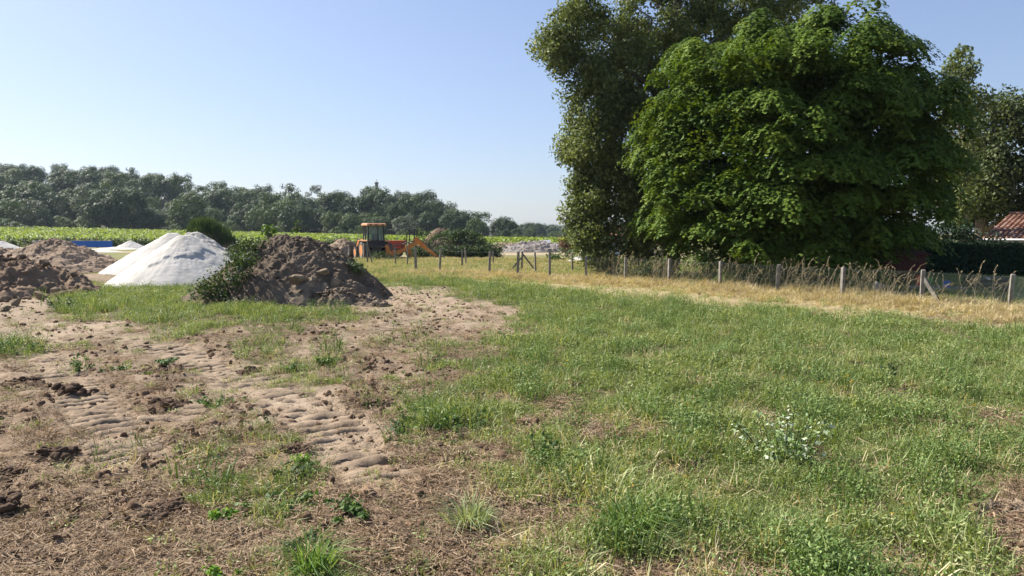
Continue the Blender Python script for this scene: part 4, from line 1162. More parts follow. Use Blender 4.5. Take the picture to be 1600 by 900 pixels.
def backhoe():
    Y = 61.0; X = (585 - 800) / F_PX * Y
    root = empty('backhoe_loader', (X, Y, gz(X, Y)), R(26), 'orange backhoe loader with a black cab frame, its digging arm swung out to the right', 'backhoe')
    B = lambda: MB()
    for s in (-1, 1):
        wheel(root, s * 0.88, 0.0, 0.74, 0.46, s, M['orange'])
        wheel(root, s * 0.88, 2.25, 0.52, 0.36, s, M['orange'], 18)
    B().box(-0.38, 0.38, -0.9, 3.0, 0.55, 0.95).build('chassis', M['grey_metal'], root, bevel=0.02)
    B().prism([(1.0, 0.955), (3.05, 0.955), (3.05, 1.42), (2.6, 1.55), (1.0, 1.68)], -0.44, 0.44).build('bonnet', M['orange'], root, bevel=0.03)
    B().box(-0.40, 0.40, 3.052, 3.09, 0.98, 1.38).build('grille', M['black'], root)
    B().tube([(0.36, 1.5, 1.6), (0.36, 1.5, 2.45)], 0.05, 8).build('exhaust', M['grey_metal'], root)
    for s in (-1, 1):      # mudguards over the rear wheels
        B().prism([(-0.62, 1.44), (-0.60, 1.50), (-0.45, 1.58), (0.6, 1.58), (0.95, 1.3), (0.95, 1.2), (0.6, 1.52), (-0.45, 1.52)], s * 0.68, s * 1.1).build('mudguard', M['pale_orange'], root)
    # cab
    cab = B().box(-0.70, 0.70, -0.60, 0.98, 0.96, 1.20).build('cab', M['black'], root, bevel=0.02)
    pts = {}
    post = lambda a, b, w=0.09: B().beam(a, b, w, w).build('post', M['black'], cab)
    for s in (-1, 1):
        post((s * 0.68, -0.58, 1.2), (s * 0.62, -0.50, 2.72), 0.11)
        post((s * 0.68, 0.20, 1.2), (s * 0.64, 0.20, 2.72))
        post((s * 0.66, 0.98, 1.2), (s * 0.62, 0.80, 2.72))
        B().add([(s * 0.672, -0.50, 1.22), (s * 0.672, 0.15, 1.22), (s * 0.635, 0.15, 2.70), (s * 0.62, -0.44, 2.70)], [(0, 1, 2, 3)]).build('side_pane', M['glass'], cab)
        B().add([(s * 0.672, 0.25, 1.22), (s * 0.660, 0.92, 1.22), (s * 0.622, 0.76, 2.70), (s * 0.635, 0.25, 2.70)], [(0, 1, 2, 3)]).build('side_pane', M['glass'], cab)
    post((-0.10 + 0.25, -0.585, 1.2), (-0.08 + 0.25, -0.505, 2.72), 0.06)
    B().add([(-0.62, -0.58, 1.55), (0.62, -0.58, 1.55), (0.57, -0.505, 2.70), (-0.57, -0.505, 2.70)], [(0, 1, 2, 3)]).build('rear_pane', M['glass'], cab)
    B().add([(-0.60, 0.97, 1.22), (0.60, 0.97, 1.22), (0.57, 0.80, 2.70), (-0.57, 0.80, 2.70)], [(0, 1, 2, 3)]).build('windscreen', M['glass'], cab)
    B().box(-0.62, 0.62, -0.61, -0.56, 1.201, 1.53).build('rear_panel', M['black'], cab)
    B().box(-0.26, 0.26, -0.1, 0.40, 1.25, 1.50).box(-0.26, 0.26, -0.2, -0.08, 1.50, 2.12).build('seat', M['interior'], cab, bevel=0.04)
    B().tube([(0, 0.55, 1.4), (0, 0.5, 1.78)], 0.03, 6).lathe([(1.78, 0.2), (1.81, 0.2)], 'z', (0, 0.48, 0), 14).build('steering_wheel', M['interior'], cab)
    roof = B().prism([(-0.80, 2.74), (-0.80, 2.86), (-0.66, 2.93), (0.95, 2.93), (1.08, 2.86), (1.08, 2.74)], -0.78, 0.78).build('cab_roof', M['pale_orange'], cab, bevel=0.03)
    for s in (-0.5, -0.05, 0.5):
        B().box(s - 0.08, s + 0.08, -0.86, -0.802, 2.76, 2.86).build('work_lamp', M['black'], cab)
    # loader
    for s in (-1, 1):
        B().beam((s * 0.60, 1.05, 1.52), (s * 0.60, 2.75, 1.42), 0.10, 0.24).beam((s * 0.60, 2.70, 1.47), (s * 0.60, 3.72, 0.50), 0.10, 0.24, 0.1, 0.18).build('loader_arm', M['orange'], root)
        B().tube([(s * 0.60, 1.5, 0.85), (s * 0.60, 2.6, 1.25)], 0.05, 8).build('lift_ram', M['grey_metal'], root)
        B().tube([(s * 0.60, 2.2, 1.62), (s * 0.60, 3.0, 1.70), (s * 0.60, 3.72, 0.95)], 0.045, 8).build('tilt_ram', M['black'], root)
    B().prism([(3.80, 1.08), (3.76, 0.55), (3.85, 0.25), (4.15, 0.12), (4.70, 0.12), (4.70, 0.15), (4.17, 0.17), (3.90, 0.30), (3.82, 0.56), (3.86, 1.08)], -1.15, 1.15).prism([(3.84, 1.0), (3.86, 0.3), (4.1, 0.16), (4.6, 0.16)], -1.15, -1.11).prism([(3.84, 1.0), (3.86, 0.3), (4.1, 0.16), (4.6, 0.16)], 1.11, 1.15).build('loader_bucket', M['grey_metal'], root)
    # rear frame, stabilisers, digging arm
    B().box(-1.08, 1.08, -1.18, -0.92, 0.50, 0.72).box(-1.08, 1.08, -1.18, -0.92, 0.95, 1.08).build('rear_frame', M['black'], root)
    for s in (-1, 1):
        st = B().box(s * 1.08 - 0.09, s * 1.08 + 0.09, -1.16, -0.94, 0.18, 1.30).build('stabiliser', M['grey_metal'], root)
        B().box(s * 1.08 - 0.18, s * 1.08 + 0.18, -1.24, -0.86, 0.06, 0.14).build('foot', M['grey_metal'], st)
    a = R(-26)                      # the arm points across the picture: straight along world +X
    bx = Vector((math.cos(a), math.sin(a), 0)); k0 = Vector((0.72, -1.35, 0))
    P = lambda d, z, o=0.0: tuple(k0 + bx * d * 1.17 + Vector((-bx.y, bx.x, 0)) * o + Vector((0, 0, z)))
    B().beam(P(0, 0.35), P(0, 1.12), 0.26, 0.26).build('swing_post', M['orange'], root, bevel=0.03)
    B().beam(P(-0.12, 1.15), P(0.28, 0.42), 0.16, 0.22).beam(P(0.26, 0.42), P(1.15, 0.78), 0.2, 0.32).beam(P(1.13, 0.76), P(2.08, 1.42), 0.2, 0.34, 0.18, 0.26).build('boom', M['orange'], root)
    B().tube([P(0.1, 1.0), P(1.0, 1.22), P(2.0, 1.62)], 0.05, 8).build('boom_ram', M['grey_metal'], root)
    B().beam(P(1.90, 1.72), P(2.55, 1.02), 0.18, 0.36).beam(P(2.53, 1.04), P(3.42, 0.22), 0.16, 0.28, 0.15, 0.18).build('dipper', M['orange'], root)
    B().tube([P(2.05, 1.72), P(2.75, 1.20), P(3.35, 0.55)], 0.045, 8).build('dipper_ram', M['grey_metal'], root)
    # digging bucket: a curled open scoop
    mb = B(); prof = [(3.38, 0.30), (3.70, 0.38), (3.98, 0.22), (4.02, -0.02), (3.78, -0.06), (3.80, -0.02), (3.95, 0.02), (3.92, 0.18), (3.68, 0.32), (3.40, 0.24)]
    n = len(prof); V = [P(d, z, -0.25) for d, z in prof] + [P(d, z, 0.25) for d, z in prof]
    mb.add(V, [(i, (i + 1) % n, n + (i + 1) % n, n + i) for i in range(n)] + [tuple(range(n)), tuple(range(n, 2 * n))])
    mb.build('digging_bucket', M['grey_metal'], root)
backhoe()

def dumper():
    Y = 66.0; X = (632 - 800) / F_PX * Y
    root = empty('site_dumper', (X, Y, gz(X, Y)), R(82), 'red site dumper with a black roll bar standing behind the backhoe arm', 'dumper')
    for s in (-1, 1):
        wheel(root, s * 0.72, 0.75, 0.42, 0.3, s, M['orange'], 16)
        wheel(root, s * 0.72, -0.75, 0.42, 0.3, s, M['orange'], 16)
    MB().box(-0.45, 0.45, -1.3, 1.2, 0.45, 0.72).build('chassis', M['black'], root)
    MB().prism([(0.15, 0.75), (1.25, 0.80), (1.65, 1.42), (-0.05, 1.42)], -0.68, 0.68).build('skip', M['red'], root, bevel=0.02)
    MB().box(-0.70, 0.70, -0.08, 1.68, 1.422, 1.47).build('skip_rim', M['red'], root)
    MB().prism([(-1.4, 0.72), (-0.45, 0.72), (-0.45, 1.12), (-1.4, 1.0)], -0.45, 0.45).build('engine_cover', M['red'], root, bevel=0.03)
    MB().box(-0.25, 0.25, -0.85, -0.40, 1.13, 1.25).box(-0.25, 0.25, -0.95, -0.86, 1.13, 1.6).build('seat', M['interior'], root, bevel=0.03)
    MB().tube([(-0.42, -1.05, 0.9), (-0.42, -1.02, 2.3), (-0.35, -1.0, 2.45), (-0.2, -0.98, 2.5), (0.2, -0.98, 2.5), (0.35, -1.0, 2.45), (0.42, -1.02, 2.3), (0.42, -1.05, 0.9)], 0.055, 8).build('roll_bar', M['black'], root)
    MB().tube([(-0.42, -0.35, 0.9), (-0.42, -0.35, 2.3), (-0.3, -0.35, 2.47), (0.3, -0.35, 2.47), (0.42, -0.35, 2.3), (0.42, -0.35, 0.9)], 0.045, 8).build('front_bar', M['black'], root)
    MB().tube([(0, -0.1, 1.1), (0, -0.2, 1.5)], 0.03, 6).build('steering_column', M['interior'], root)
dumper()

# ------------------------------------------------------------------ fences
def fence(name, label, posts, mat, braces=(), wires=(0.25, 0.6, 0.95), mesh=None, w=0.085):
    """posts: (x, y, height)"""
    cx = sum(p[0] for p in posts) / len(posts); cy = sum(p[1] for p in posts) / len(posts)
    root = empty(name, (cx, cy, 0), 0, label, 'fence', 'post and wire fences')
    rng = np.random.default_rng(len(posts) * 7)
    L = []
    for (x, y, h) in posts:
        z = float(land(np.array([x]), np.array([y]))[0]); L.append((x, y, z, h))
        mb = MB(); ww = w * rng.uniform(0.92, 1.08); tx, ty = rng.normal(0, 0.04, 2)
        mb.beam((0, 0, -0.3), (tx * 0.5, ty * 0.5, h * 0.5), ww, ww).beam((tx * 0.5, ty * 0.5, h * 0.5 + 0.0005), (tx, ty, h - 0.03), ww, ww).beam((tx, ty, h - 0.0295), (tx, ty, h), ww * 0.98, ww * 0.98, ww * 0.6, ww * 0.6)
        mb.build('post', mat, root, (x - cx, y - cy, z), (0, 0, rng.uniform(-0.3, 0.3)))
    for (i, dx, dy, hh) in braces:
        x, y, z, h = L[i]
        MB().beam((x - cx, y - cy, z + h * hh), (x - cx + dx, y - cy + dy, z - 0.1), w * 0.9, w * 0.9).build('brace', mat, root)
    for hgt in wires:
        for a, b in zip(L[:-1], L[1:]):
            if (Vector(a[:2]) - Vector(b[:2])).length > 7: continue
            q = [(a[0] + (b[0] - a[0]) * t - cx, a[1] + (b[1] - a[1]) * t - cy, (a[2] + a[3] * hgt) * (1 - t) + (b[2] + b[3] * hgt) * t - 0.03 * math.sin(math.pi * t)) for t in (0, 0.25, 0.5, 0.75, 1)]
            MB().tube(q, 0.0026, 4).build('wire', M['wire'] if not mesh else M['green_wire'], root)
    if mesh:
        s0, s1, step = mesh
        for a, b in zip(L[s0:s1], L[s0 + 1:s1 + 1]):
            V = []; F = []
            ln = math.hypot(b[0] - a[0], b[1] - a[1]); H = min(a[3], b[3]) * 0.96
            n = int(ln / step)
            for k in range(-int(H / step), n + 1):
                for sgn in (1, -1):
                    xs = k * step; 
                    t0, t1 = xs / ln, (xs + H) / ln; h0, h1 = (0.02, H) if sgn > 0 else (H, 0.02)
                    c0, c1 = max(0, t0), min(1, t1)
                    if c1 - c0 < 0.005: continue
                    f = lambda t: h0 + (h1 - h0) * (t - t0) / (t1 - t0)
                    P0 = Vector((a[0] + (b[0] - a[0]) * c0 - cx, a[1] + (b[1] - a[1]) * c0 - cy, a[2] + f(c0)))
                    P1 = Vector((a[0] + (b[0] - a[0]) * c1 - cx, a[1] + (b[1] - a[1]) * c1 - cy, a[2] + f(c1)))
                    d = (P1 - P0).normalized(); nrm = Vector((b[1] - a[1], a[0] - b[0], 0)).normalized(); u = d.cross(nrm) * 0.0027; nn = nrm * 0.0027
                    i = len(V); V += [P0 + u, P0 - u + nn, P0 - u - nn, P1 + u, P1 - u + nn, P1 - u - nn]
                    F += [(i, i + 1, i + 4, i + 3), (i + 1, i + 2, i + 5, i + 4), (i + 2, i, i + 3, i + 5)]
            me = bpy.data.meshes.new('chain_link'); me.from_pydata([tuple(v) for v in V], [], F); me.materials.append(M['green_wire'])
            o = link('chain_link', me, root); o['kind'] = 'stuff'
    return L

def post_at(px, top, Y):
    X, _, Z = at(px, top, Y)
    return (X, Y, max(0.75, Z - float(land(np.array([X]), np.array([Y]))[0])))
A = [(1690, 434, 17.6), (1580, 428, 20.2), (1442, 421, 22.3), (1317, 417, 24.4), (1215, 413, 26.5), (1126, 408, 28.6), (1046, 404, 30.6), (978, 402, 32.3), (916, 400, 33.6), (859, 393, 34.6), (809, 393, 36.2), (764, 392, 37.6), (686, 388, 39.4), (650, 387, 40.8)]
PA = [post_at(*a) for a in A]
fence('post_fence', 'long concrete post fence with green chain link crossing from the right edge to the backhoe', PA, M['concrete'], [(2, 0.36, -0.55, 0.82)], (0.04, 0.5, 0.93), (0, 8, 0.075), 0.115)
PB = [post_at(*a) for a in [(930, 408, 45), (895, 395, 41), (837, 394, 40), (815, 393, 41.5), (771, 391, 51), (728, 390, 50)]]
fence('post_fence', 'weathered second fence behind the first, with braced corner posts left of the oak', PB, M['wood_post'], [(3, 0.9, 0.2, 0.95), (3, -0.75, 0.2, 0.7)], (0.3, 0.6, 0.92), None, 0.09)
PC = [post_at(*a) for a in [(722, 391, 46.5), (636, 386, 48.5), (618, 386, 49), (574, 377, 51)]]
fence('post_fence', 'short run of thin grey posts in front of the backhoe', PC, M['wood_post'], [(3, 0.35, 0.1, 0.85)], (0.4, 0.9), None, 0.085)

# ------------------------------------------------------------------ houses and garden things
def tiled_house():
    # eave corner and slope read off the photograph
    x0, y0, z0 = at(1532, 373, 42)
    u = Vector((0.70, 0.714, 0)); e = Vector((0.714, -0.70, 0))
    root = empty('tiled_house', (x0, y0, 0), 0, 'low cream house with a pink clay tiled roof behind the hedge at the right edge', 'house')
    L = 9.0; W = 7.0; rise = 1.55
    ang = math.atan2(e.y, e.x)          # local x along the eave, local y up the slope
    def part(mb, name, mat, par=None, **k): 
        o = mb.build(name, mat, par or root, None, (0, 0, ang) if par is None else None, **k); return o
    MB_ = MB
    wall = part(MB_().box(0.35, L, 0.45, 2 * W - 0.45, -0.4, z0 - 0.12), 'wall', M['cream'])
    MB_().box(2.0, 3.1, 0.43, 0.449, 0.8, z0 - 0.4).build('window', M['white'], wall)
    part(MB_().box(0, L, 0.02, 0.14, z0 - 0.2, z0 - 0.02), 'fascia', M['white'])
    part(MB_().tube([(0, -0.06, z0 - 0.06), (L, -0.06, z0 - 0.06)], 0.075, 10), 'gutter', M['white'])
    roof = part(MB_().prism([(0, z0 - 0.05), (W, z0 + rise - 0.05), (2 * W, z0 - 0.05), (2 * W, z0 - 0.12), (W, z0 + rise - 0.12), (0, z0 - 0.12)], 0.0, L), 'roof', M['tile'])
    part(MB_().prism([(0.3, z0 - 0.14), (W, z0 + rise - 0.17), (2 * W - 0.3, z0 - 0.14)], 0.36, 0.5), 'gable', M['cream'])
    # barrel tiles: rows of half-round covers laid up the slope, each course overlapping
    Vs = []; Fs = []; Ts = []; b = 0; rng = np.random.default_rng(5)
    pitch = 0.26; course = 0.40
    sl = math.hypot(W, rise); cy_, sy_ = W / sl, rise / sl
    for side in (0, 1):
        for i in range(int(L / pitch)):
            if side and i % 1: continue
            for j in range(int(sl / course)):
                s0 = j * course; s1 = s0 + course * 1.12
                t = []
                r0, r1 = 0.105, 0.085
                cxx = (i + 0.5) * pitch + rng.normal(0, 0.006)
                for s, r, lift in ((s0, r0, 0.03), (s1, r1, 0.0)):
                    for k in range(6):
                        a = math.pi * k / 5
                        yy = s * cy_; zz = z0 - 0.048 + s * sy_
                        if side: yy = 2 * W - yy
                        t.append((cxx + math.cos(a) * r, yy - (sy_ * math.sin(a) * r if not side else -sy_ * math.sin(a) * r), zz + cy_ * (math.sin(a) * r * 0.8 + lift)))
                f = [(k, k + 1, k + 7, k + 6) for k in range(5)] + [(0, 1, 2, 3), (0, 3, 4, 5)]
                Vs.append(np.array(t)); Fs.append(np.array(f) + b); b += 12; Ts.append(np.full(12, rng.uniform()))
    o = link('roof_tiles', np_mesh('roof_tiles', np.concatenate(Vs), np.concatenate(Fs), M['tile'], np.concatenate(Ts)), roof); o['kind'] = 'stuff'
    MB_().tube([(0, W, z0 + rise), (L, W, z0 + rise)], 0.12, 8).build('ridge', M['tile'], roof)
tiled_house()

def white_house():
    X, Y = (975 - 800) / F_PX * 74, 74.0
    root = empty('white_house', (X, Y, 0), 0.2, 'white walled low building glimpsed through the lower branches of the oak', 'house')
    wall = MB().box(-3.2, 3.2, 0, 5, -0.2, 1.7).build('wall', M['white'], root)
    roof = MB().prism([(-0.3, 1.68), (2.5, 2.6), (5.3, 1.68), (5.3, 1.76), (2.5, 2.7), (-0.3, 1.76)], -3.5, 3.5).build('roof', M['tile'], root)
    for x in (-1.8, 1.6):
        w = MB().box(x - 0.4, x + 0.4, -0.03, -0.002, 0.6, 1.4).build('window', M['glass'], wall)
        MB().box(x - 0.46, x + 0.46, -0.06, -0.031, 0.52, 0.58).build('sill', M['white'], w)
white_house()
X, Y = (925 - 800) / F_PX * 58, 58
r_ = empty('site_block', (X, Y, 0), 0.2, 'low pale grey block of stacked building stone right of the small white mound', 'stone stack')
for k, (a, b) in enumerate(((-.5, .0), (.02, .52))):
    for j in range(3):
        MB().box(a, b, -0.25, 0.25, 0.33 * j, 0.33 * j + 0.31).build('block', M['pale_sheet'], r_, bevel=0.02)

# timber shed under the dense tree
X, Y, _ = at(1415, 420, 30.5)
r_ = empty('garden_shed', (X, Y, 0), 0.1, 'dark red boarded shed in deep shade under the dense tree', 'shed')
for k in range(9):
    MB().box(-0.9 + k * 0.2, -0.9 + k * 0.2 + 0.19, 0, 0.03, 0, 1.25).build('board', M['dark_red'], r_)
MB().prism([(-0.12, 1.26), (1.2, 1.55), (1.2, 1.6), (-0.12, 1.31)], -1.0, 1.0).build('roof', M['dark_red'], r_)
MB().box(-0.9, -0.87, 0.031, 1.1, 0, 1.25).build('side_wall', M['dark_red'], r_); MB().box(0.88, 0.91, 0.031, 1.1, 0, 1.25).build('side_wall', M['dark_red'], r_)

# pale stone stump just behind the fence
X, Y = gp(1388, 466); Y += 0.6
V, F = rock(555, 3, 0.18, 1.0)
V = V * np.array([0.24, 0.2, 0.36]); V[:, 0] *= 1 - 0.45 * np.clip(V[:, 2] / 0.36, -0.6, 1); V[:, 2] += 0.30
tag(link('stone_stump', np_mesh('stone_stump', V, F, M['concrete']), None, (X, Y, gz(X, Y)), (0, 0.05, 0.4)), 'tapering pale grey stone stump standing behind the wire fence', 'stone')

def tub(label, px, py, Y, r, h, mat, name, handle=True):
    X, Yy, Z = at(px, py, Y)
    root = empty(name, (X, Y, Z - h / 2), 0, label, name.replace('_', ' '))
    MB().lathe([(0, r * 0.72), (h, r), (h + 0.012, r * 1.06), (h + 0.012, r * 0.94), (h * 0.2, r * 0.7)], 'z', n=18).build('body', mat, root)
    if handle: MB().tube([(-r, 0, h), (-r * 0.7, 0, h + r * 0.7), (0, 0, h + r), (r * 0.7, 0, h + r * 0.7), (r, 0, h)], 0.012, 6).build('handle', M['wire'], root)
    return root
# low garden bench that carries the small things behind the fence
X, Y, Z = at(1465, 447, 25.5)
bz = Z
r_ = empty('garden_table', (X, Y, 0), -0.5, 'low weathered plank table behind the braced fence post', 'table')
for k in range(4): MB().box(-0.9, 0.9, -0.3 + k * 0.15, -0.3 + k * 0.15 + 0.14, bz - 0.06, bz - 0.02).build('plank', M['wood_post'], r_)
for sx in (-0.8, 0.8):
    for sy in (-0.24, 0.24): MB().box(sx - 0.03, sx + 0.03, sy - 0.03, sy + 0.03, -0.05, bz - 0.061).build('leg', M['wood_post'], r_)
def on_table(label, px, r, h, mat, name, handle=True):
    X, Yy, _ = at(px, 440, 25.5)
    Yy = 25.5 - math.tan(0.5) * (X - at(1465, 447, 25.5)[0])
    X = X * Yy / 25.5
    root = empty(name, (X, Yy, bz - 0.018), 0, label, name.replace('_', ' '))
    MB().lathe([(0, r * 0.72), (h, r), (h + 0.012, r * 1.06), (h + 0.012, r * 0.94), (h * 0.2, r * 0.7)], 'z', n=18).build('body', mat, root)
    if handle: MB().tube([(-r, 0, h), (-r * 0.7, 0, h + r * 0.7), (0, 0, h + r), (r * 0.7, 0, h + r * 0.7), (r, 0, h)], 0.012, 6).build('handle', M['wire'], root)
on_table('green plastic tub right of the braced fence post', 1450, 0.17, 0.30, M['green_plastic'], 'plastic_tub')
on_table('red plastic pot beside the top of the braced post', 1436, 0.12, 0.36, M['red_plastic'], 'plastic_pot', False)
on_table('blue plastic bucket behind the chain link', 1479, 0.12, 0.2, M['blue_plastic'], 'plastic_bucket')
X, Y, Z = at(1541, 436, 27.5)
V, F = rock(560, 3, 0.5, 0.5)
r_ = tag(link('white_bag', np_mesh('white_bag', V * 0.26, F, M['white_plastic'], smooth=True), None, (X, Y, Z), (0, 0.2, 0.3)), 'crumpled white bag lying on a log in the shade right of the braced post', 'bag')
r_ = empty('log_stack', (X, Y + 0.05, 0), 0.1, 'dark stack of logs in the shade behind the chain link', 'log stack')
for j in range(3):
    for k in range(4 - j):
        h = max(0.1, (Z - 0.12) / 5.2)
        MB().tube([(-0.75, (k - (3 - j) / 2) * h * 2, h + j * h * 1.75), (0.75, (k - (3 - j) / 2) * h * 2, h + j * h * 1.75)], h, 9).build('log', M['bark'], r_)

# ------------------------------------------------------------------ scattering of uncountable growth and crumbs
def scatter(name, label, cat, protos, mat, x, y, rng, scl, tilt=0.12, tint2=None, zoff=0.0, z=None):
    n = len(x)
    if z is None: z = ground_z(x, y) + zoff
    me = bpy.data.meshes.new(name)
    me.vertices.add(n); me.vertices.foreach_set('co', np.stack([x, y, z], 1).astype(np.float32).ravel())
    a = me.attributes.new('rotv', 'FLOAT_VECTOR', 'POINT'); a.data.foreach_set('vector', np.stack([rng.normal(0, tilt, n), rng.normal(0, tilt, n), rng.uniform(0, 6.283, n)], 1).astype(np.float32).ravel())
    a = me.attributes.new('sclv', 'FLOAT', 'POINT'); a.data.foreach_set('value', np.asarray(scl, np.float32))
    a = me.attributes.new('pick', 'INT', 'POINT'); a.data.foreach_set('value', rng.integers(0, len(protos), n).astype(np.int32))
    a = me.attributes.new('tint2', 'FLOAT', 'POINT'); a.data.foreach_set('value', np.asarray(rng.uniform(0, 1, n) if tint2 is None else tint2, np.float32))
    me.update()
    o = link(name, me); tag(o, label, cat, kind='stuff')
    ng = bpy.data.node_groups.new(name, 'GeometryNodeTree')
    ng.interface.new_socket('Geometry', in_out='INPUT', socket_type='NodeSocketGeometry')
    ng.interface.new_socket('Geometry', in_out='OUTPUT', socket_type='NodeSocketGeometry')
    gi = ng.nodes.new('NodeGroupInput'); go = ng.nodes.new('NodeGroupOutput')
    jn = ng.nodes.new('GeometryNodeJoinGeometry')
    for k, (V, F, T) in enumerate(protos):
        po = bpy.data.objects.new(name + '_piece', np_mesh(name + '_piece', V, F, mat, T))
        oi = ng.nodes.new('GeometryNodeObjectInfo'); oi.inputs['Object'].default_value = po; oi.transform_space = 'ORIGINAL'
        g2 = ng.nodes.new('GeometryNodeGeometryToInstance')
        ng.links.new(oi.outputs['Geometry'], g2.inputs[0]); ng.links.new(g2.outputs[0], jn.inputs[0])
    ip = ng.nodes.new('GeometryNodeInstanceOnPoints'); ip.inputs['Pick Instance'].default_value = True
    def na(nm, t):
        q = ng.nodes.new('GeometryNodeInputNamedAttribute'); q.data_type = t; q.inputs['Name'].default_value = nm
        return [s for s in q.outputs if s.enabled and s.name == 'Attribute'][0]
    ng.links.new(gi.outputs[0], ip.inputs['Points']); ng.links.new(jn.outputs[0], ip.inputs['Instance'])
    ng.links.new(na('pick', 'INT'), ip.inputs['Instance Index']); ng.links.new(na('rotv', 'FLOAT_VECTOR'), ip.inputs['Rotation']); ng.links.new(na('sclv', 'FLOAT'), ip.inputs['Scale'])
    ng.links.new(ip.outputs[0], go.inputs[0])
    md = o.modifiers.new('scatter', 'NODES'); md.node_group = ng
    return o

def sample(n, rng, r0, r1, power=1.3, half=46):
    """random spots over the wedge of land in front; density falls off as distance**-power"""
    u = rng.uniform(0, 1, n); k = 2 - power
    r = (r0 ** k + u * (r1 ** k - r0 ** k)) ** (1 / k)
    a = np.radians(rng.uniform(-half, half, n))
    return r * np.sin(a), r * np.cos(a)

HEAPS = [(HX - 0.3, HY, 3.3, 3.0), (SAND[0], 32, 3.5, 3.1), (SAND[0] - 2.35, 36.2, 3.8, 3.2), (-19.6, 27, 4.5, 3.1), (-26.2, 42.5, 4.5, 3.3), (-5.55, 22.1, 1.6, 0.7)]
def clear(x, y):
    ok = np.ones(len(x), bool)
    for cx, cy, rx, ry in HEAPS: ok &= ((x - cx) / rx) ** 2 + ((y - cy) / ry) ** 2 > 1
    return ok

rngS = np.random.default_rng(500)
def weedy(rng, n, h, spread):
    """leafy weed tuft: a few stems with small leaves"""
    P = []; k = n
    a = rng.uniform(0, 6.28, k); r = spread * np.sqrt(rng.uniform(0, 1, k)); z = h * rng.uniform(0.15, 1.0, k)
    C = np.stack([r * np.cos(a), r * np.sin(a), z], 1)
    nn = unit(np.stack([np.cos(a) * 0.5, np.sin(a) * 0.5, np.full(k, 0.8)], 1) + rng.normal(0, 0.5, (k, 3)))
    V, F = leaf_quads(C, nn, rng.uniform(0.014, 0.038, k), rng, 0.5)
    F3 = np.concatenate([F[:, [0, 1, 2]], F[:, [0, 2, 3]]])
    return V, F3, np.repeat(np.clip(rng.normal(0.5, 0.3, k), 0, 1), 4)
def joinp(*ps):
    V = []; F = []; T = []; b = 0
    for v, f, t in ps: V.append(v); F.append(f + b); T.append(t); b += len(v)
    return np.concatenate(V), np.concatenate(F), np.concatenate(T)

# green grass and small weeds of the field
GR = [joinp(blades(rngS, 26, 0.14, 0.13, 0.0065, 1.1), weedy(rngS, 14, 0.08, 0.13)) for _ in range(4)] + [joinp(blades(rngS, 10, 0.15, 0.12, 0.006, 1.0), weedy(rngS, 44, 0.11, 0.13)) for _ in range(3)]
x, y = sample(110000, rngS, 3.6, 48, 1.25)
g = grassiness(x, y); dry = lookup('d', x, y)
keep = (rngS.uniform(0, 1, len(x)) < (0.03 + 0.97 * g ** 1.6) * np.clip(0.55 + 2.1 * fbm(x * 1.2, y * 1.2, 4, 511, 0.6), 0.04, 1)) & (rngS.uniform(0, 1, len(x)) > np.clip((dry - 0.35) * 1.5, 0, 0.93) * (y > 15)) & clear(x, y)
x, y, g, dry = x[keep], y[keep], g[keep], dry[keep]
tint = np.clip(0.45 + 0.55 * fbm(x * 0.35, y * 0.35, 3, 501) + rngS.normal(0, 0.16, len(x)) + 0.35 * dry, 0, 1)
scl = 1.12 * (0.5 + 0.5 * g) * rngS.uniform(0.5, 1.3, len(x)) * np.clip(1 + 0.9 * fbm(x * 0.8, y * 0.8, 3, 502), 0.35, 1.8) * np.clip(0.85 + y / 60, 0.85, 1.3)
scatter('grass', 'short green grass and weeds covering the right side of the field', 'grass', GR, M['grass'], x, y, rngS, scl, 0.15, tint, -0.01)

# taller green fringe in front of the sand and heaps
GT = [joinp(blades(rngS, 40, 0.30, 0.16, 0.013, 0.6), weedy(rngS, 20, 0.22, 0.16)) for _ in range(3)]
x, y = sample(9000, rngS, 18, 42, 1.0)
keep = (lookup('g', x, y) > 0.62) & (lookup('d', x, y) < 0.5) & clear(x, y) & ((x < -6) | (rngS.uniform(0, 1, len(x)) < 0.35))
x, y = x[keep], y[keep]
scatter('tall_grass', 'taller green grass fringe at the foot of sand and soil heaps', 'grass', GT, M['grass'], x, y, rngS, rngS.uniform(0.5, 1.1, len(x)), 0.12, np.clip(rngS.normal(0.5, 0.2, len(x)), 0, 1), -0.02)

# dry straw strip along the fence
ST = [blades(rngS, 46, 0.24, 0.20, 0.011, 1.6, curl=1.1) for _ in range(5)]
def along_fence(n, rng, lo, hi):
    P = np.array([(p[0], p[1]) for p in PA]); seg = np.linalg.norm(np.diff(P, axis=0), axis=1); s = np.concatenate([[0], np.cumsum(seg)])
    t = rng.uniform(0, s[-1], n); px_ = np.interp(t, s, P[:, 0]); py_ = np.interp(t, s, P[:, 1])
    T = np.stack([np.interp(t + 0.5, s, P[:, 0]) - np.interp(t - 0.5, s, P[:, 0]), np.interp(t + 0.5, s, P[:, 1]) - np.interp(t - 0.5, s, P[:, 1])], 1); T = unit(T)
    nx, ny = -T[:, 1], T[:, 0]
    sg = np.where(nx * -px_ + ny * -py_ > 0, 1, -1)      # towards the field
    off = rng.uniform(lo, hi, n)
    return px_ + nx * sg * off, py_ + ny * sg * off, off, t / s[-1]
x, y, off, tt = along_fence(11500, rngS, -0.9, 2.7)
keep = rngS.uniform(0, 1, len(x)) < np.clip(1.2 - 0.42 * np.abs(off - 0.5) + 1.0 * fbm(x * 0.6, y * 0.6, 3, 503), 0, 1)
x, y = x[keep], y[keep]
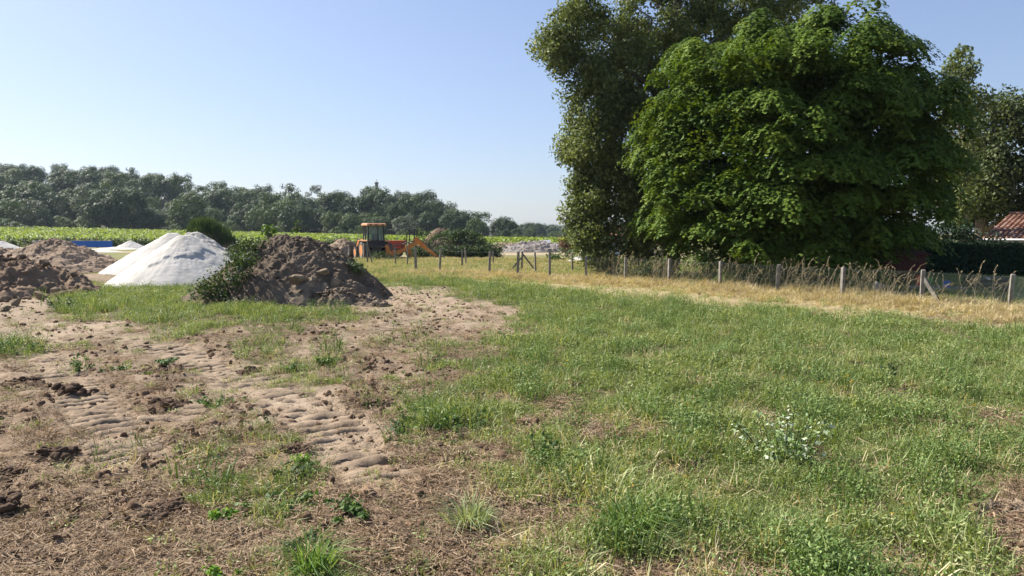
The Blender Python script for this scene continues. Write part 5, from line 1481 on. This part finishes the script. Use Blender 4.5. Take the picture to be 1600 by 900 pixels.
scatter('dry_grass', 'flattened straw yellow grass strip along the front fence', 'dry grass', ST, M['straw'], x, y, rngS, rngS.uniform(0.4, 1.1, len(x)) * np.clip(1 + 0.8 * fbm(x * 0.9, y * 0.9, 2, 513), 0.4, 1.6) * np.where(off[keep] > 1.6, 0.7, 1.0), 0.45, np.clip(0.5 + 0.6 * fbm(x * 0.7, y * 0.7, 2, 512) + rngS.normal(0, 0.2, len(x)), 0, 1), -0.02)
# dry grass further back, between the fences
x, y = sample(9000, rngS, 34, 62, 0.8, 12)
keep = (x > -14) & (x < 6) & (rngS.uniform(0, 1, len(x)) < 0.8)
x, y = x[keep], y[keep]
scatter('dry_grass', 'rusty dry grass standing between the fences near the backhoe', 'dry grass', [blades(rngS, 40, 0.28, 0.25, 0.018, 0.9) for _ in range(4)], M['straw'], x, y, rngS, rngS.uniform(0.4, 1.0, len(x)), 0.2, np.clip(0.35 + fbm(x * 0.3, y * 0.3, 2, 504), 0, 1), -0.03)
x, y = sample(9000, rngS, 36, 60, 0.8, 14)
keep = (x > -14) & (x < 9)
x, y = x[keep], y[keep]
scatter('grass', 'green and olive grass on the plot behind the fence', 'grass', [blades(rngS, 40, 0.26, 0.25, 0.018, 0.8) for _ in range(3)], M['grass'], x, y, rngS, rngS.uniform(0.4, 1.0, len(x)), 0.2, None, -0.03)

# tall dead stalks along the fence
def stalk(rng, h, lean):
    pts = [(0, 0, 0), (lean * 0.25 * h, 0, h * 0.5), (lean * h * 0.75, 0, h * 0.9), (lean * h * 1.1, 0, h * 0.98)]
    mb = MB().tube(pts, [0.0045, 0.004, 0.003, 0.002], 3)
    V = np.array([tuple(v) for v in mb.V]); F = np.concatenate([[(f[0], f[1], f[2]), (f[0], f[2], f[3])] for f in mb.F if len(f) == 4])
    k = 16; t = rng.uniform(0.72, 1.0, k)
    C = np.stack([np.interp(t, [0, .5, .9, 1], [0, lean * .25 * h, lean * .75 * h, lean * 1.1 * h]), rng.normal(0, 0.012, k), np.interp(t, [0, .5, .9, 1], [0, h * .5, h * .9, h * .98])], 1)
    V2, F2 = leaf_quads(C, unit(rng.normal(size=(k, 3))), 0.045, rng, 0.35)
    F2 = np.concatenate([F2[:, [0, 1, 2]], F2[:, [0, 2, 3]]])
    return joinp((V, F, np.full(len(V), 0.5)), (V2, F2, rng.uniform(0.2, 0.8, len(V2))))
SK = [stalk(rngS, h, l) for h, l in ((1.0, 0.25), (1.2, 0.45), (0.9, 0.6), (1.3, 0.15), (0.8, 0.8), (1.1, 0.35))]
x, y, off, tt = along_fence(1800, rngS, -1.8, 0.05)
keep = (tt < 0.62) & (rngS.uniform(0, 1, len(x)) < np.clip(0.55 + 0.9 * fbm(x * 0.5, y * 0.5, 2, 505), 0.08, 1))
x, y = x[keep], y[keep]
o = scatter('dry_stalks', 'tall bleached dead grass stalks leaning through the chain link fence', 'dry stalks', SK, M['stalk'], x, y, rngS, rngS.uniform(0.65, 1.1, len(x)), 0.14, None, -0.02)
a = o.data.attributes['rotv']; rv = np.zeros(len(x) * 3, np.float32); a.data.foreach_get('vector', rv); rv = rv.reshape(-1, 3); rv[:, 2] = rngS.normal(-0.2, 1.3, len(x)); a.data.foreach_set('vector', rv.ravel())

# straw litter on the dirt
def litter(rng, n, spread, ln, w):
    a = rng.uniform(0, 6.28, n); r = spread * np.sqrt(rng.uniform(0, 1, n)); d = rng.uniform(0, 6.28, n); L = ln * rng.uniform(0.4, 1.2, n)
    c = np.stack([r * np.cos(a), r * np.sin(a), rng.uniform(0.002, 0.02, n)], 1)
    t = np.stack([np.cos(d), np.sin(d), rng.normal(0, 0.18, n)], 1) * (L / 2)[:, None]
    s = np.stack([-np.sin(d), np.cos(d), rng.normal(0, 0.5, n)], 1) * w / 2
    V = np.stack([c - t - s, c - t + s, c + t], 1).reshape(-1, 3)
    return V, np.arange(n * 3).reshape(-1, 3), np.repeat(np.clip(rng.normal(0.5, 0.25, n), 0, 1), 3)
LT = [litter(rngS, 60, 0.22, 0.11, 0.007) for _ in range(5)]
x, y = sample(26000, rngS, 3.6, 22, 1.5)
d_ = lookup('d', x, y) + 0.45 * fbm(x * 0.9, y * 0.9, 3, 506); g = grassiness(x, y)
rt = tracks_at(x, y)[2]
gap = g * np.clip(-1.7 * fbm(x * 1.2, y * 1.2, 4, 511, 0.6), 0, 0.8)
keep = (rngS.uniform(0, 1, len(x)) < np.clip(d_ * 1.2, 0.04, 1) * (1 - 0.5 * g) * (1 - 0.85 * rt) + gap) & clear(x, y)
x, y = x[keep], y[keep]
scatter('straw_litter', 'chopped brown straw and dead grass strewn on the bare soil', 'straw', LT, M['litter'], x, y, rngS, rngS.uniform(0.6, 1.3, len(x)), 0.1, np.clip(0.5 + 0.6 * fbm(x * 0.5, y * 0.5, 3, 507), 0, 1), 0.0)

# withered tufts and torn roots on the dirt
x, y = sample(15000, rngS, 3.6, 24, 1.5); g = grassiness(x, y); rt = tracks_at(x, y)[2]
keep = (rngS.uniform(0, 1, len(x)) < (1 - 0.7 * g) * np.clip(0.12 + 1.2 * fbm(x * 1.2, y * 1.2, 3, 531), 0.02, 0.8) * (1 - 0.9 * rt)) & clear(x, y)
x, y = x[keep], y[keep]
scatter('withered_tufts', 'withered brown tufts and torn roots on the churned soil', 'dry grass', [joinp(blades(rngS, 22, 0.10, 0.10, 0.006, 1.5, curl=1.0), litter(rngS, 24, 0.14, 0.10, 0.006)) for _ in range(4)], M['litter'], x, y, rngS, rngS.uniform(0.5, 1.2, len(x)), 0.35, np.clip(0.3 + 0.5 * fbm(x * 0.8, y * 0.8, 2, 532) + rngS.normal(0, 0.2, len(x)), 0, 1), -0.005)
x, y = sample(16000, rngS, 3.6, 30, 1.4); g = grassiness(x, y); rt = tracks_at(x, y)[2]
keep = (rngS.uniform(0, 1, len(x)) < (1 - g) * np.clip(1.6 * fbm(x * 0.8, y * 0.8, 3, 533) - 0.1, 0.02, 0.8) * (1 - 0.9 * rt)) & clear(x, y)
x, y = x[keep], y[keep]
scatter('sparse_weeds', 'small scattered weeds and grass shoots on the bare soil', 'weeds', [joinp(weedy(rngS, 30, 0.07, 0.10), blades(rngS, 12, 0.10, 0.08, 0.006, 1.0)) for _ in range(4)], M['grass'], x, y, rngS, rngS.uniform(0.5, 1.2, len(x)), 0.2, None, -0.005)

# clumps of broader weeds through the grass
WC = [joinp(weedy(rngS, 78, 0.25, 0.17), blades(rngS, 16, 0.27, 0.14, 0.008, 0.9)) for _ in range(4)]
x, y = sample(34000, rngS, 3.6, 40, 1.35); g = grassiness(x, y); dry = lookup('d', x, y)
keep = (rngS.uniform(0, 1, len(x)) < g * np.clip(-0.12 + 2.4 * fbm(x * 1.25, y * 1.25, 4, 521, 0.6), 0.01, 0.9)) & clear(x, y) & (dry < 0.55)
x, y = x[keep], y[keep]
scatter('field_weeds', 'clumps of broad leaved weeds standing higher in the green grass', 'weeds', WC, M['field_weed'], x, y, rngS, rngS.uniform(0.5, 1.45, len(x)) * np.clip(0.85 + y / 80, 0.9, 1.3), 0.15, np.clip(0.5 + 0.5 * fbm(x * 0.7, y * 0.7, 2, 522) + rngS.normal(0, 0.15, len(x)), 0, 1), -0.01)

# pale dead stems lying and standing in the green
x, y = sample(20000, rngS, 3.6, 30, 1.4); g = grassiness(x, y)
keep = (rngS.uniform(0, 1, len(x)) < 0.55 * g * np.clip(0.15 + 1.3 * fbm(x * 0.9, y * 0.9, 3, 515), 0.03, 1)) & clear(x, y)
x, y = x[keep], y[keep]
scatter('dead_stems', 'pale dead stems mixed into the green grass', 'dry grass', [joinp(litter(rngS, 16, 0.16, 0.16, 0.006), blades(rngS, 7, 0.20, 0.12, 0.006, 1.1)) for _ in range(5)], M['straw'], x, y, rngS, rngS.uniform(0.6, 1.2, len(x)), 0.25, None, 0.05)

# soil crumbs
CR = [(V, F, np.zeros(len(V))) for V, F in [rock(600 + i, 2, 0.4, 0.8) for i in range(6)]]
x, y = sample(90000, rngS, 3.6, 32, 1.5)
g = grassiness(x, y); rough = np.clip(0.45 + 1.3 * fbm(x * 0.7, y * 0.7, 2, 64), 0.03, 1); rt = tracks_at(x, y)[2]
keep = (rngS.uniform(0, 1, len(x)) < (1 - g) * rough * (1 - 0.8 * rt)) & clear(x, y)
x, y = x[keep], y[keep]
s = 0.008 + 0.075 * rngS.uniform(0, 1, len(x)) ** 5.5
scatter('soil_crumbs', 'loose crumbs of dry soil over the bare ground', 'soil', CR, M['crumb'], x, y, rngS, s, 0.5, None, 0.004)

# the crisp bars of pressed soil between the cleat prints
def tread_bars():
    rng = np.random.default_rng(541)
    Vs = []; Fs = []; Ts = []; b = 0
    for (t, Q), hw, amp in TRACKS:
        if amp < 0.5: continue
        T = unit(np.gradient(Q, axis=0))
        for k in range(int(t[-1] / 0.245)):
            i = int(min(len(Q) - 1, (k + 0.5 + rng.normal(0, 0.06)) * 0.245 / 0.05))
            c = Q[i]; tg = T[i]; sd = np.array([-tg[1], tg[0]])
            if math.hypot(*c) < 3.4 or math.hypot(*c) > 19: continue
            n = 16
            a = np.linspace(-hw, hw, n) + rng.normal(0, 0.008, n)
            px_ = c[0] + sd[0] * a; py_ = c[1] + sd[1] * a
            keep_h = np.clip(0.42 * amp + 1.0 * vnoise(px_ * 1.1, py_ * 1.1, 33) + 1.0 * vnoise(px_ * 4.5, py_ * 4.5, 35), 0.0, 1.0) * sstep(hw + 0.03, hw - 0.06, np.abs(a))
            rows = []
            for off, hh in ((-0.095, -0.02), (-0.080, 0.030), (-0.035, 0.036), (0.03, 0.034), (0.066, 0.018), (0.095, -0.02)):
                al = off + 0.10 * np.abs(a) + 0.022 * vnoise(px_ * 6 + k, py_ * 6, 36) + rng.normal(0, 0.006, n)
                x_ = px_ + tg[0] * al; y_ = py_ + tg[1] * al
                z_ = ground_z(x_, y_) + np.where(hh > 0, hh * keep_h - 0.012 * (keep_h < 0.15) + rng.normal(0, 0.004, n), hh)
                rows.append(np.stack([x_, y_, z_], 1))
            V = np.concatenate(rows); j = np.arange(5)[:, None] * n; m = np.arange(n - 1)[None]
            F = np.stack([j + m, j + m + 1, j + n + m + 1, j + n + m], -1).reshape(-1, 4)
            Vs.append(V); Fs.append(F + b); Ts.append(np.full(len(V), rng.uniform())); b += len(V)
    o = link('track_prints', np_mesh('track_prints', np.concatenate(Vs), np.concatenate(Fs), M['pressed'], np.concatenate(Ts)))
    tag(o, 'ribbed crawler track prints pressed into the bare soil', 'track prints', kind='stuff')
M['pressed'] = soil_mat('pressed_soil', [(0.3, (0.16, 0.118, 0.082)), (0.52, (0.25, 0.19, 0.135)), (0.75, (0.33, 0.26, 0.19))], 2.2, 0.8, 26, False, 0.95, 0.02)
tread_bars()

# small yellow and orange flowers in the grass
FL = []
for _ in range(2):
    k = 7; C = np.stack([rngS.normal(0, 0.02, k), rngS.normal(0, 0.02, k), 0.12 + rngS.normal(0, 0.02, k)], 1)
    V, F = leaf_quads(C, unit(np.stack([rngS.normal(0, .4, k), rngS.normal(-.3, .4, k), np.ones(k)], 1)), 0.03, rngS, 0.9); F = np.concatenate([F[:, [0, 1, 2]], F[:, [0, 2, 3]]])
    FL.append((V, F, rngS.uniform(0.1, 0.9, len(V))))
x, y = sample(420, rngS, 4, 16, 1.2); g = grassiness(x, y)
keep = (g > 0.7) & (x > 0.5) & (fbm(x * 0.5, y * 0.5, 2, 508) > 0.0)
x, y = x[keep], y[keep]
scatter('wild_flowers', 'tiny yellow and orange flowers dotted through the grass', 'flowers', FL, M['flower'], x, y, rngS, rngS.uniform(0.35, 0.6, len(x)), 0.1, None, 0.04)

# ------------------------------------------------------------------ single clods, weeds and tufts one can point at
def clod_pile(label, px, py, w, h, mat, seed, n=110, name='clod_pile'):
    X, Y = gp(px, py); rng = np.random.default_rng(seed)
    root = empty(name, (X, Y, gz(X, Y) - 0.02), rng.uniform(-0.3, 0.3), label, 'soil clod', 'dark clods lying on the dirt')
    me, V, top = heap_mesh('soil', X, Y, w * 0.85, w * 0.5, h * 0.55, dome, mat, seed, h * 0.7, 40, 90, h * 1.1, 0.05, 0.35)
    link('soil', me, root)
    lumps_on(root, V, n, (0.012, 0.42 * h + 0.02), mat, seed + 1, np.where(V[:, 2] > -0.1)[0], 0.2, 'lumps', 2.4)
CL = [(112,612,.32,.20,'dark crumbly clod pile left of the tyre prints in the dirt'),(40,600,.4,.11,'dark soil lumps close to the left edge of the dirt'),(262,632,.45,.13,'long ragged soil clump left of the pale cleat prints'),(585,632,.36,.14,'mound of brown matted soil right of the pale cleat prints'),
 (245,580,.34,.10,'black soil clod with weeds behind it, mid dirt'),(990,493,.30,.07,'dark soil scar alone in the far green grass'),(505,525,.40,.10,'dark clods in front of the brown heap'),(268,795,.22,.10,'black clod with roots at the lower left'),(235,815,.18,.08,'smaller black clod just below the rooted one'),
 (90,705,.32,.13,'dark root clump at the left below the tyre prints'),(5,735,.30,.15,'large dark lump cut by the left edge of the photo'),(0,795,.3,.14,'dark lump below the large one at the left edge'),(730,712,.26,.10,'brown torn turf lump at the middle of the foreground'),(740,614,.36,.08,'dark torn turf at the edge of the grass'),(420,505,.5,.09,'low black clods in the grass before the brown heap'),
 (395,580,.35,.08,'brown clods at the far end of the pale cleat prints'),(645,890,.25,.07,'dark soil lump at the bottom middle of the photo'),(800,870,.22,.07,'dark soil lump right of the bottom grass'),(560,600,.2,.06,'small dark clods above the matted soil mound'),(690,500,.3,.06,'small dark clods on the sandy track by the heap'),(215,705,.2,.06,'small dark clods right of the left root clump'),(455,700,.25,.08,'clods with dry roots between the prints and weeds')]
for i, (px, py, w, h, lab) in enumerate(CL): clod_pile(lab, px, py, w, h, M['clod'], 700 + i)

def weed(label, px, py, w, h, mat, seed, kind='leafy', group='weeds standing in the field', name='weed'):
    X, Y = gp(px, py); rng = np.random.default_rng(seed)
    root = empty(name, (X, Y, gz(X, Y) - 0.01), 0, label, 'weed' if kind != 'tuft' else 'grass tuft', group)
    if kind == 'tuft':
        V, F, T = blades(rng, 260, h * 1.15, w * 0.32, 0.010, 1.35, curl=0.9)
        V[:, :2] *= 1.0
        o = link('blades', np_mesh('blades', V, F, mat, T), root); o['kind'] = 'stuff'
        return
    ns = max(4, int(w * 30)) if kind != 'broad' else 24; Vs = []; mb = MB(); cen = []; nn = []
    for k in range(ns):
        a = rng.uniform(0, 6.28); r = w * math.sqrt(rng.uniform(0, 1)); e = Vector((math.cos(a) * r, math.sin(a) * r, h * rng.uniform(0.5, 1.05) * (1 - 0.4 * (r / w) ** 2)))
        b0 = Vector((e.x * 0.45, e.y * 0.45, 0))
        mb.tube([b0, b0.lerp(e, 0.5) + Vector((0, 0, 0.03)), e], [0.005, 0.004, 0.002], 4)
        m = 26 if kind != 'broad' else 18
        t = rng.uniform(0.15, 1.0, m)
        C = np.array([tuple(b0.lerp(e, float(q))) for q in t]); aa = rng.uniform(0, 6.28, m); rr = rng.uniform(0.02, 0.055, m) * (1.6 if kind == 'broad' else 1)
        C[:, 0] += np.cos(aa) * rr; C[:, 1] += np.sin(aa) * rr
        cen.append(C); nn.append(unit(np.stack([np.cos(aa) * .6, np.sin(aa) * .6, np.full(m, .8)], 1) + rng.normal(0, .35, (m, 3))))
    C = np.concatenate(cen); V, F = leaf_quads(C, np.concatenate(nn), rng.uniform(0.035, 0.075, len(C)) * (0.92 if kind == 'broad' else 1), rng, 0.55)
    crown_part(root, V, F, np.repeat(np.clip(rng.normal(0.5, 0.27, len(C)), 0, 1), 4), mat, 'leaves')
    o = mb.build('stems', M['weed_dark'], root); o['kind'] = 'stuff'
WD = [(1225,722,.50,.62,'pale_leaf','broad','pale silvery leaved sapling shoots in the right foreground grass'),
 (350,808,.10,.20,'bright_leaf','leafy','bright yellow green weed alone in the lower left dirt'),(355,900,.16,.12,'bright_leaf','leafy','bright green weed at the bottom edge left of centre'),(475,725,.09,.22,'bright_leaf','leafy','upright bright weed behind the leafy patch'),
 (435,775,.36,.16,'weed_leaf','leafy','broad patch of leafy weeds in the lower left dirt'),(460,735,.30,.15,'weed_dark','leafy','grey green weeds behind the leafy patch'),(700,665,.62,.30,'weed_leaf','leafy','large light green clump at the left edge of the grass'),(640,668,.30,.16,'weed_dark','leafy','dark leaves at the left side of the light green clump'),
 (845,728,.17,.40,'weed_leaf','leafy','tall thin green weed at the centre of the foreground'),(735,825,.26,.28,'tuft','tuft','pale arching grass tuft in the lower middle'),(985,835,.24,.36,'tuft2','tuft','tall green grass tuft right of the pale arching one'),(460,862,.32,.14,'weed_dark','leafy','grey green weed patch near the bottom left'),
 (490,900,.22,.30,'tuft2','tuft','bright grass tuft at the bottom edge beside the straw'),(30,546,.62,.30,'weed_leaf','leafy','bright green weeds at the left edge of the dirt'),(125,578,.22,.30,'weed_leaf','leafy','upright weed in the left dirt behind the clod pile'),(185,580,.26,.12,'weed_leaf','leafy','flat weed right of the upright one'),(345,628,.40,.14,'weed_leaf','leafy','low weed patch above the pale cleat prints'),
 (460,580,.18,.22,'weed_leaf','leafy','bushy weed behind the cleat prints'),(515,572,.24,.20,'weed_leaf','leafy','weed with an orange flower right of the bushy one'),(265,570,.30,.12,'weed_leaf','leafy','weed beside the black clod, mid dirt'),(560,800,.34,.12,'weed_leaf','leafy','flat leafy weed in the central straw'),(100,485,.42,.55,'weed_dark','leafy','dark round weed left of the grass before the sand'),
 (430,492,.4,.22,'bright_leaf','leafy','bright green weeds at the front of the brown heap'),(1220,850,.35,.16,'weed_leaf','leafy','fresh green weeds at the lower right of the field'),(1390,590,.25,.30,'weed_dark','leafy','dark dock plant in the middle of the right grass'),(900,545,.3,.22,'weed_dark','leafy','dark weed at the edge of the grass by the track')]
M['tuft'] = foliage_mat('tuft_blades', (0.14, 0.19, 0.09), (0.24, 0.29, 0.14), (0.40, 0.43, 0.26), 0.3)
M['tuft2'] = foliage_mat('tuft_green', (0.07, 0.14, 0.035), (0.13, 0.22, 0.06), (0.22, 0.30, 0.10), 0.35)
for i, (px, py, w, h, mk, kd, lab) in enumerate(WD): weed(lab, px, py, w, h, M[mk], 800 + i, kd, name='grass_tuft' if kd == 'tuft' else 'weed')

# shrubs growing on the brown heap
def heap_shrub(label, px, py, Yh, blobs, mat, seed, size=0.10, per=330, clump_r=(0.18, 0.36)):
    Y = HY - 3.6
    for _ in range(120):
        X, Y, Z = at(px, py, Y)
        if Z <= max(0.0, htop(X - HX, Y - HY) if ((X - HX) / 3.8) ** 2 + ((Y - HY) / 3.3) ** 2 < 1 else 0) + 0.05: break
        if Y > HY + 0.4: break
        Y += 0.05
    shrub('heap_shrub', label, X, Y, blobs, mat, seed, per, size, 'shrub', 'shrubs growing on the brown heap', 7, clump_r, z0=Z)
heap_shrub('sprawling dark leafy shrub between the white sand and the brown heap', 350, 462, 23.6, [(0, 0, 0.35, 0.75, 0.5, 0.45, 34), (0.45, 0.2, 0.9, 0.5, 0.4, 0.4, 22), (-0.55, 0, 0.1, 0.5, 0.4, 0.3, 16)], M['weed_dark'], 901)
heap_shrub('upper dark shrub on the left shoulder of the brown heap', 378, 400, 24.2, [(0, 0, 0.1, 0.45, 0.4, 0.5, 26), (0.5, 0.2, 0.2, 0.4, 0.4, 0.35, 16)], M['weed_dark'], 902)
heap_shrub('broad leaved bush standing on the crest of the brown heap', 418, 368, 24.4, [(0, 0, 0.05, 0.26, 0.25, 0.26, 16)], M['weed_leaf'], 903, 0.13, 260, (0.12, 0.22))
heap_shrub('single thin sapling on top of the brown heap', 464, 352, 24.6, [(0, 0, -0.05, 0.05, 0.05, 0.25, 7), (-0.12, 0, -0.2, 0.12, 0.1, 0.08, 4)], M['weed_leaf'], 904, 0.08, 300, (0.06, 0.12))
heap_shrub('low weeds on the right flank of the brown heap', 552, 418, 25.2, [(0, 0, 0.0, 0.35, 0.3, 0.2, 12)], M['weed_dark'], 905, 0.09)

# ------------------------------------------------------------------ tell alike things apart by their order in view
def tell_apart():
    by = {}
    for o in S.objects:
        if o.parent is None and 'label' in o and 'category' in o: by.setdefault(o['label'], []).append(o)
    for lab, v in by.items():
        if len(v) < 2: continue
        v.sort(key=lambda o: o.location.x / max(o.location.y, 1))
        names = {2: ['left-hand', 'right-hand'], 3: ['left-hand', 'middle', 'right-hand']}.get(len(v)) or ['leftmost'] + ['%s-from-left' % q for q in ('second', 'third', 'fourth', 'fifth', 'sixth', 'seventh', 'eighth', 'ninth', 'tenth')][:len(v) - 2] + ['rightmost']
        if len(names) < len(v): continue
        for o, w in zip(v, names): o['label'] = w + ' ' + lab
tell_apart()

# ------------------------------------------------------------------ summer air
def haze():
    m, nt, out = new_mat('haze')
    v = N(nt, 'ShaderNodeVolumePrincipled', Density=HAZE)
    v.inputs['Color'].default_value = (0.72, 0.85, 1.0, 1); v.inputs['Anisotropy'].default_value = 0.2
    nt.links.new(v.outputs[0], out.inputs['Volume'])
    o = MB().box(-2600, 2600, -2600, 2600, -3.5, 62).build('haze', m)
    tag(o, kind='stuff')
haze()
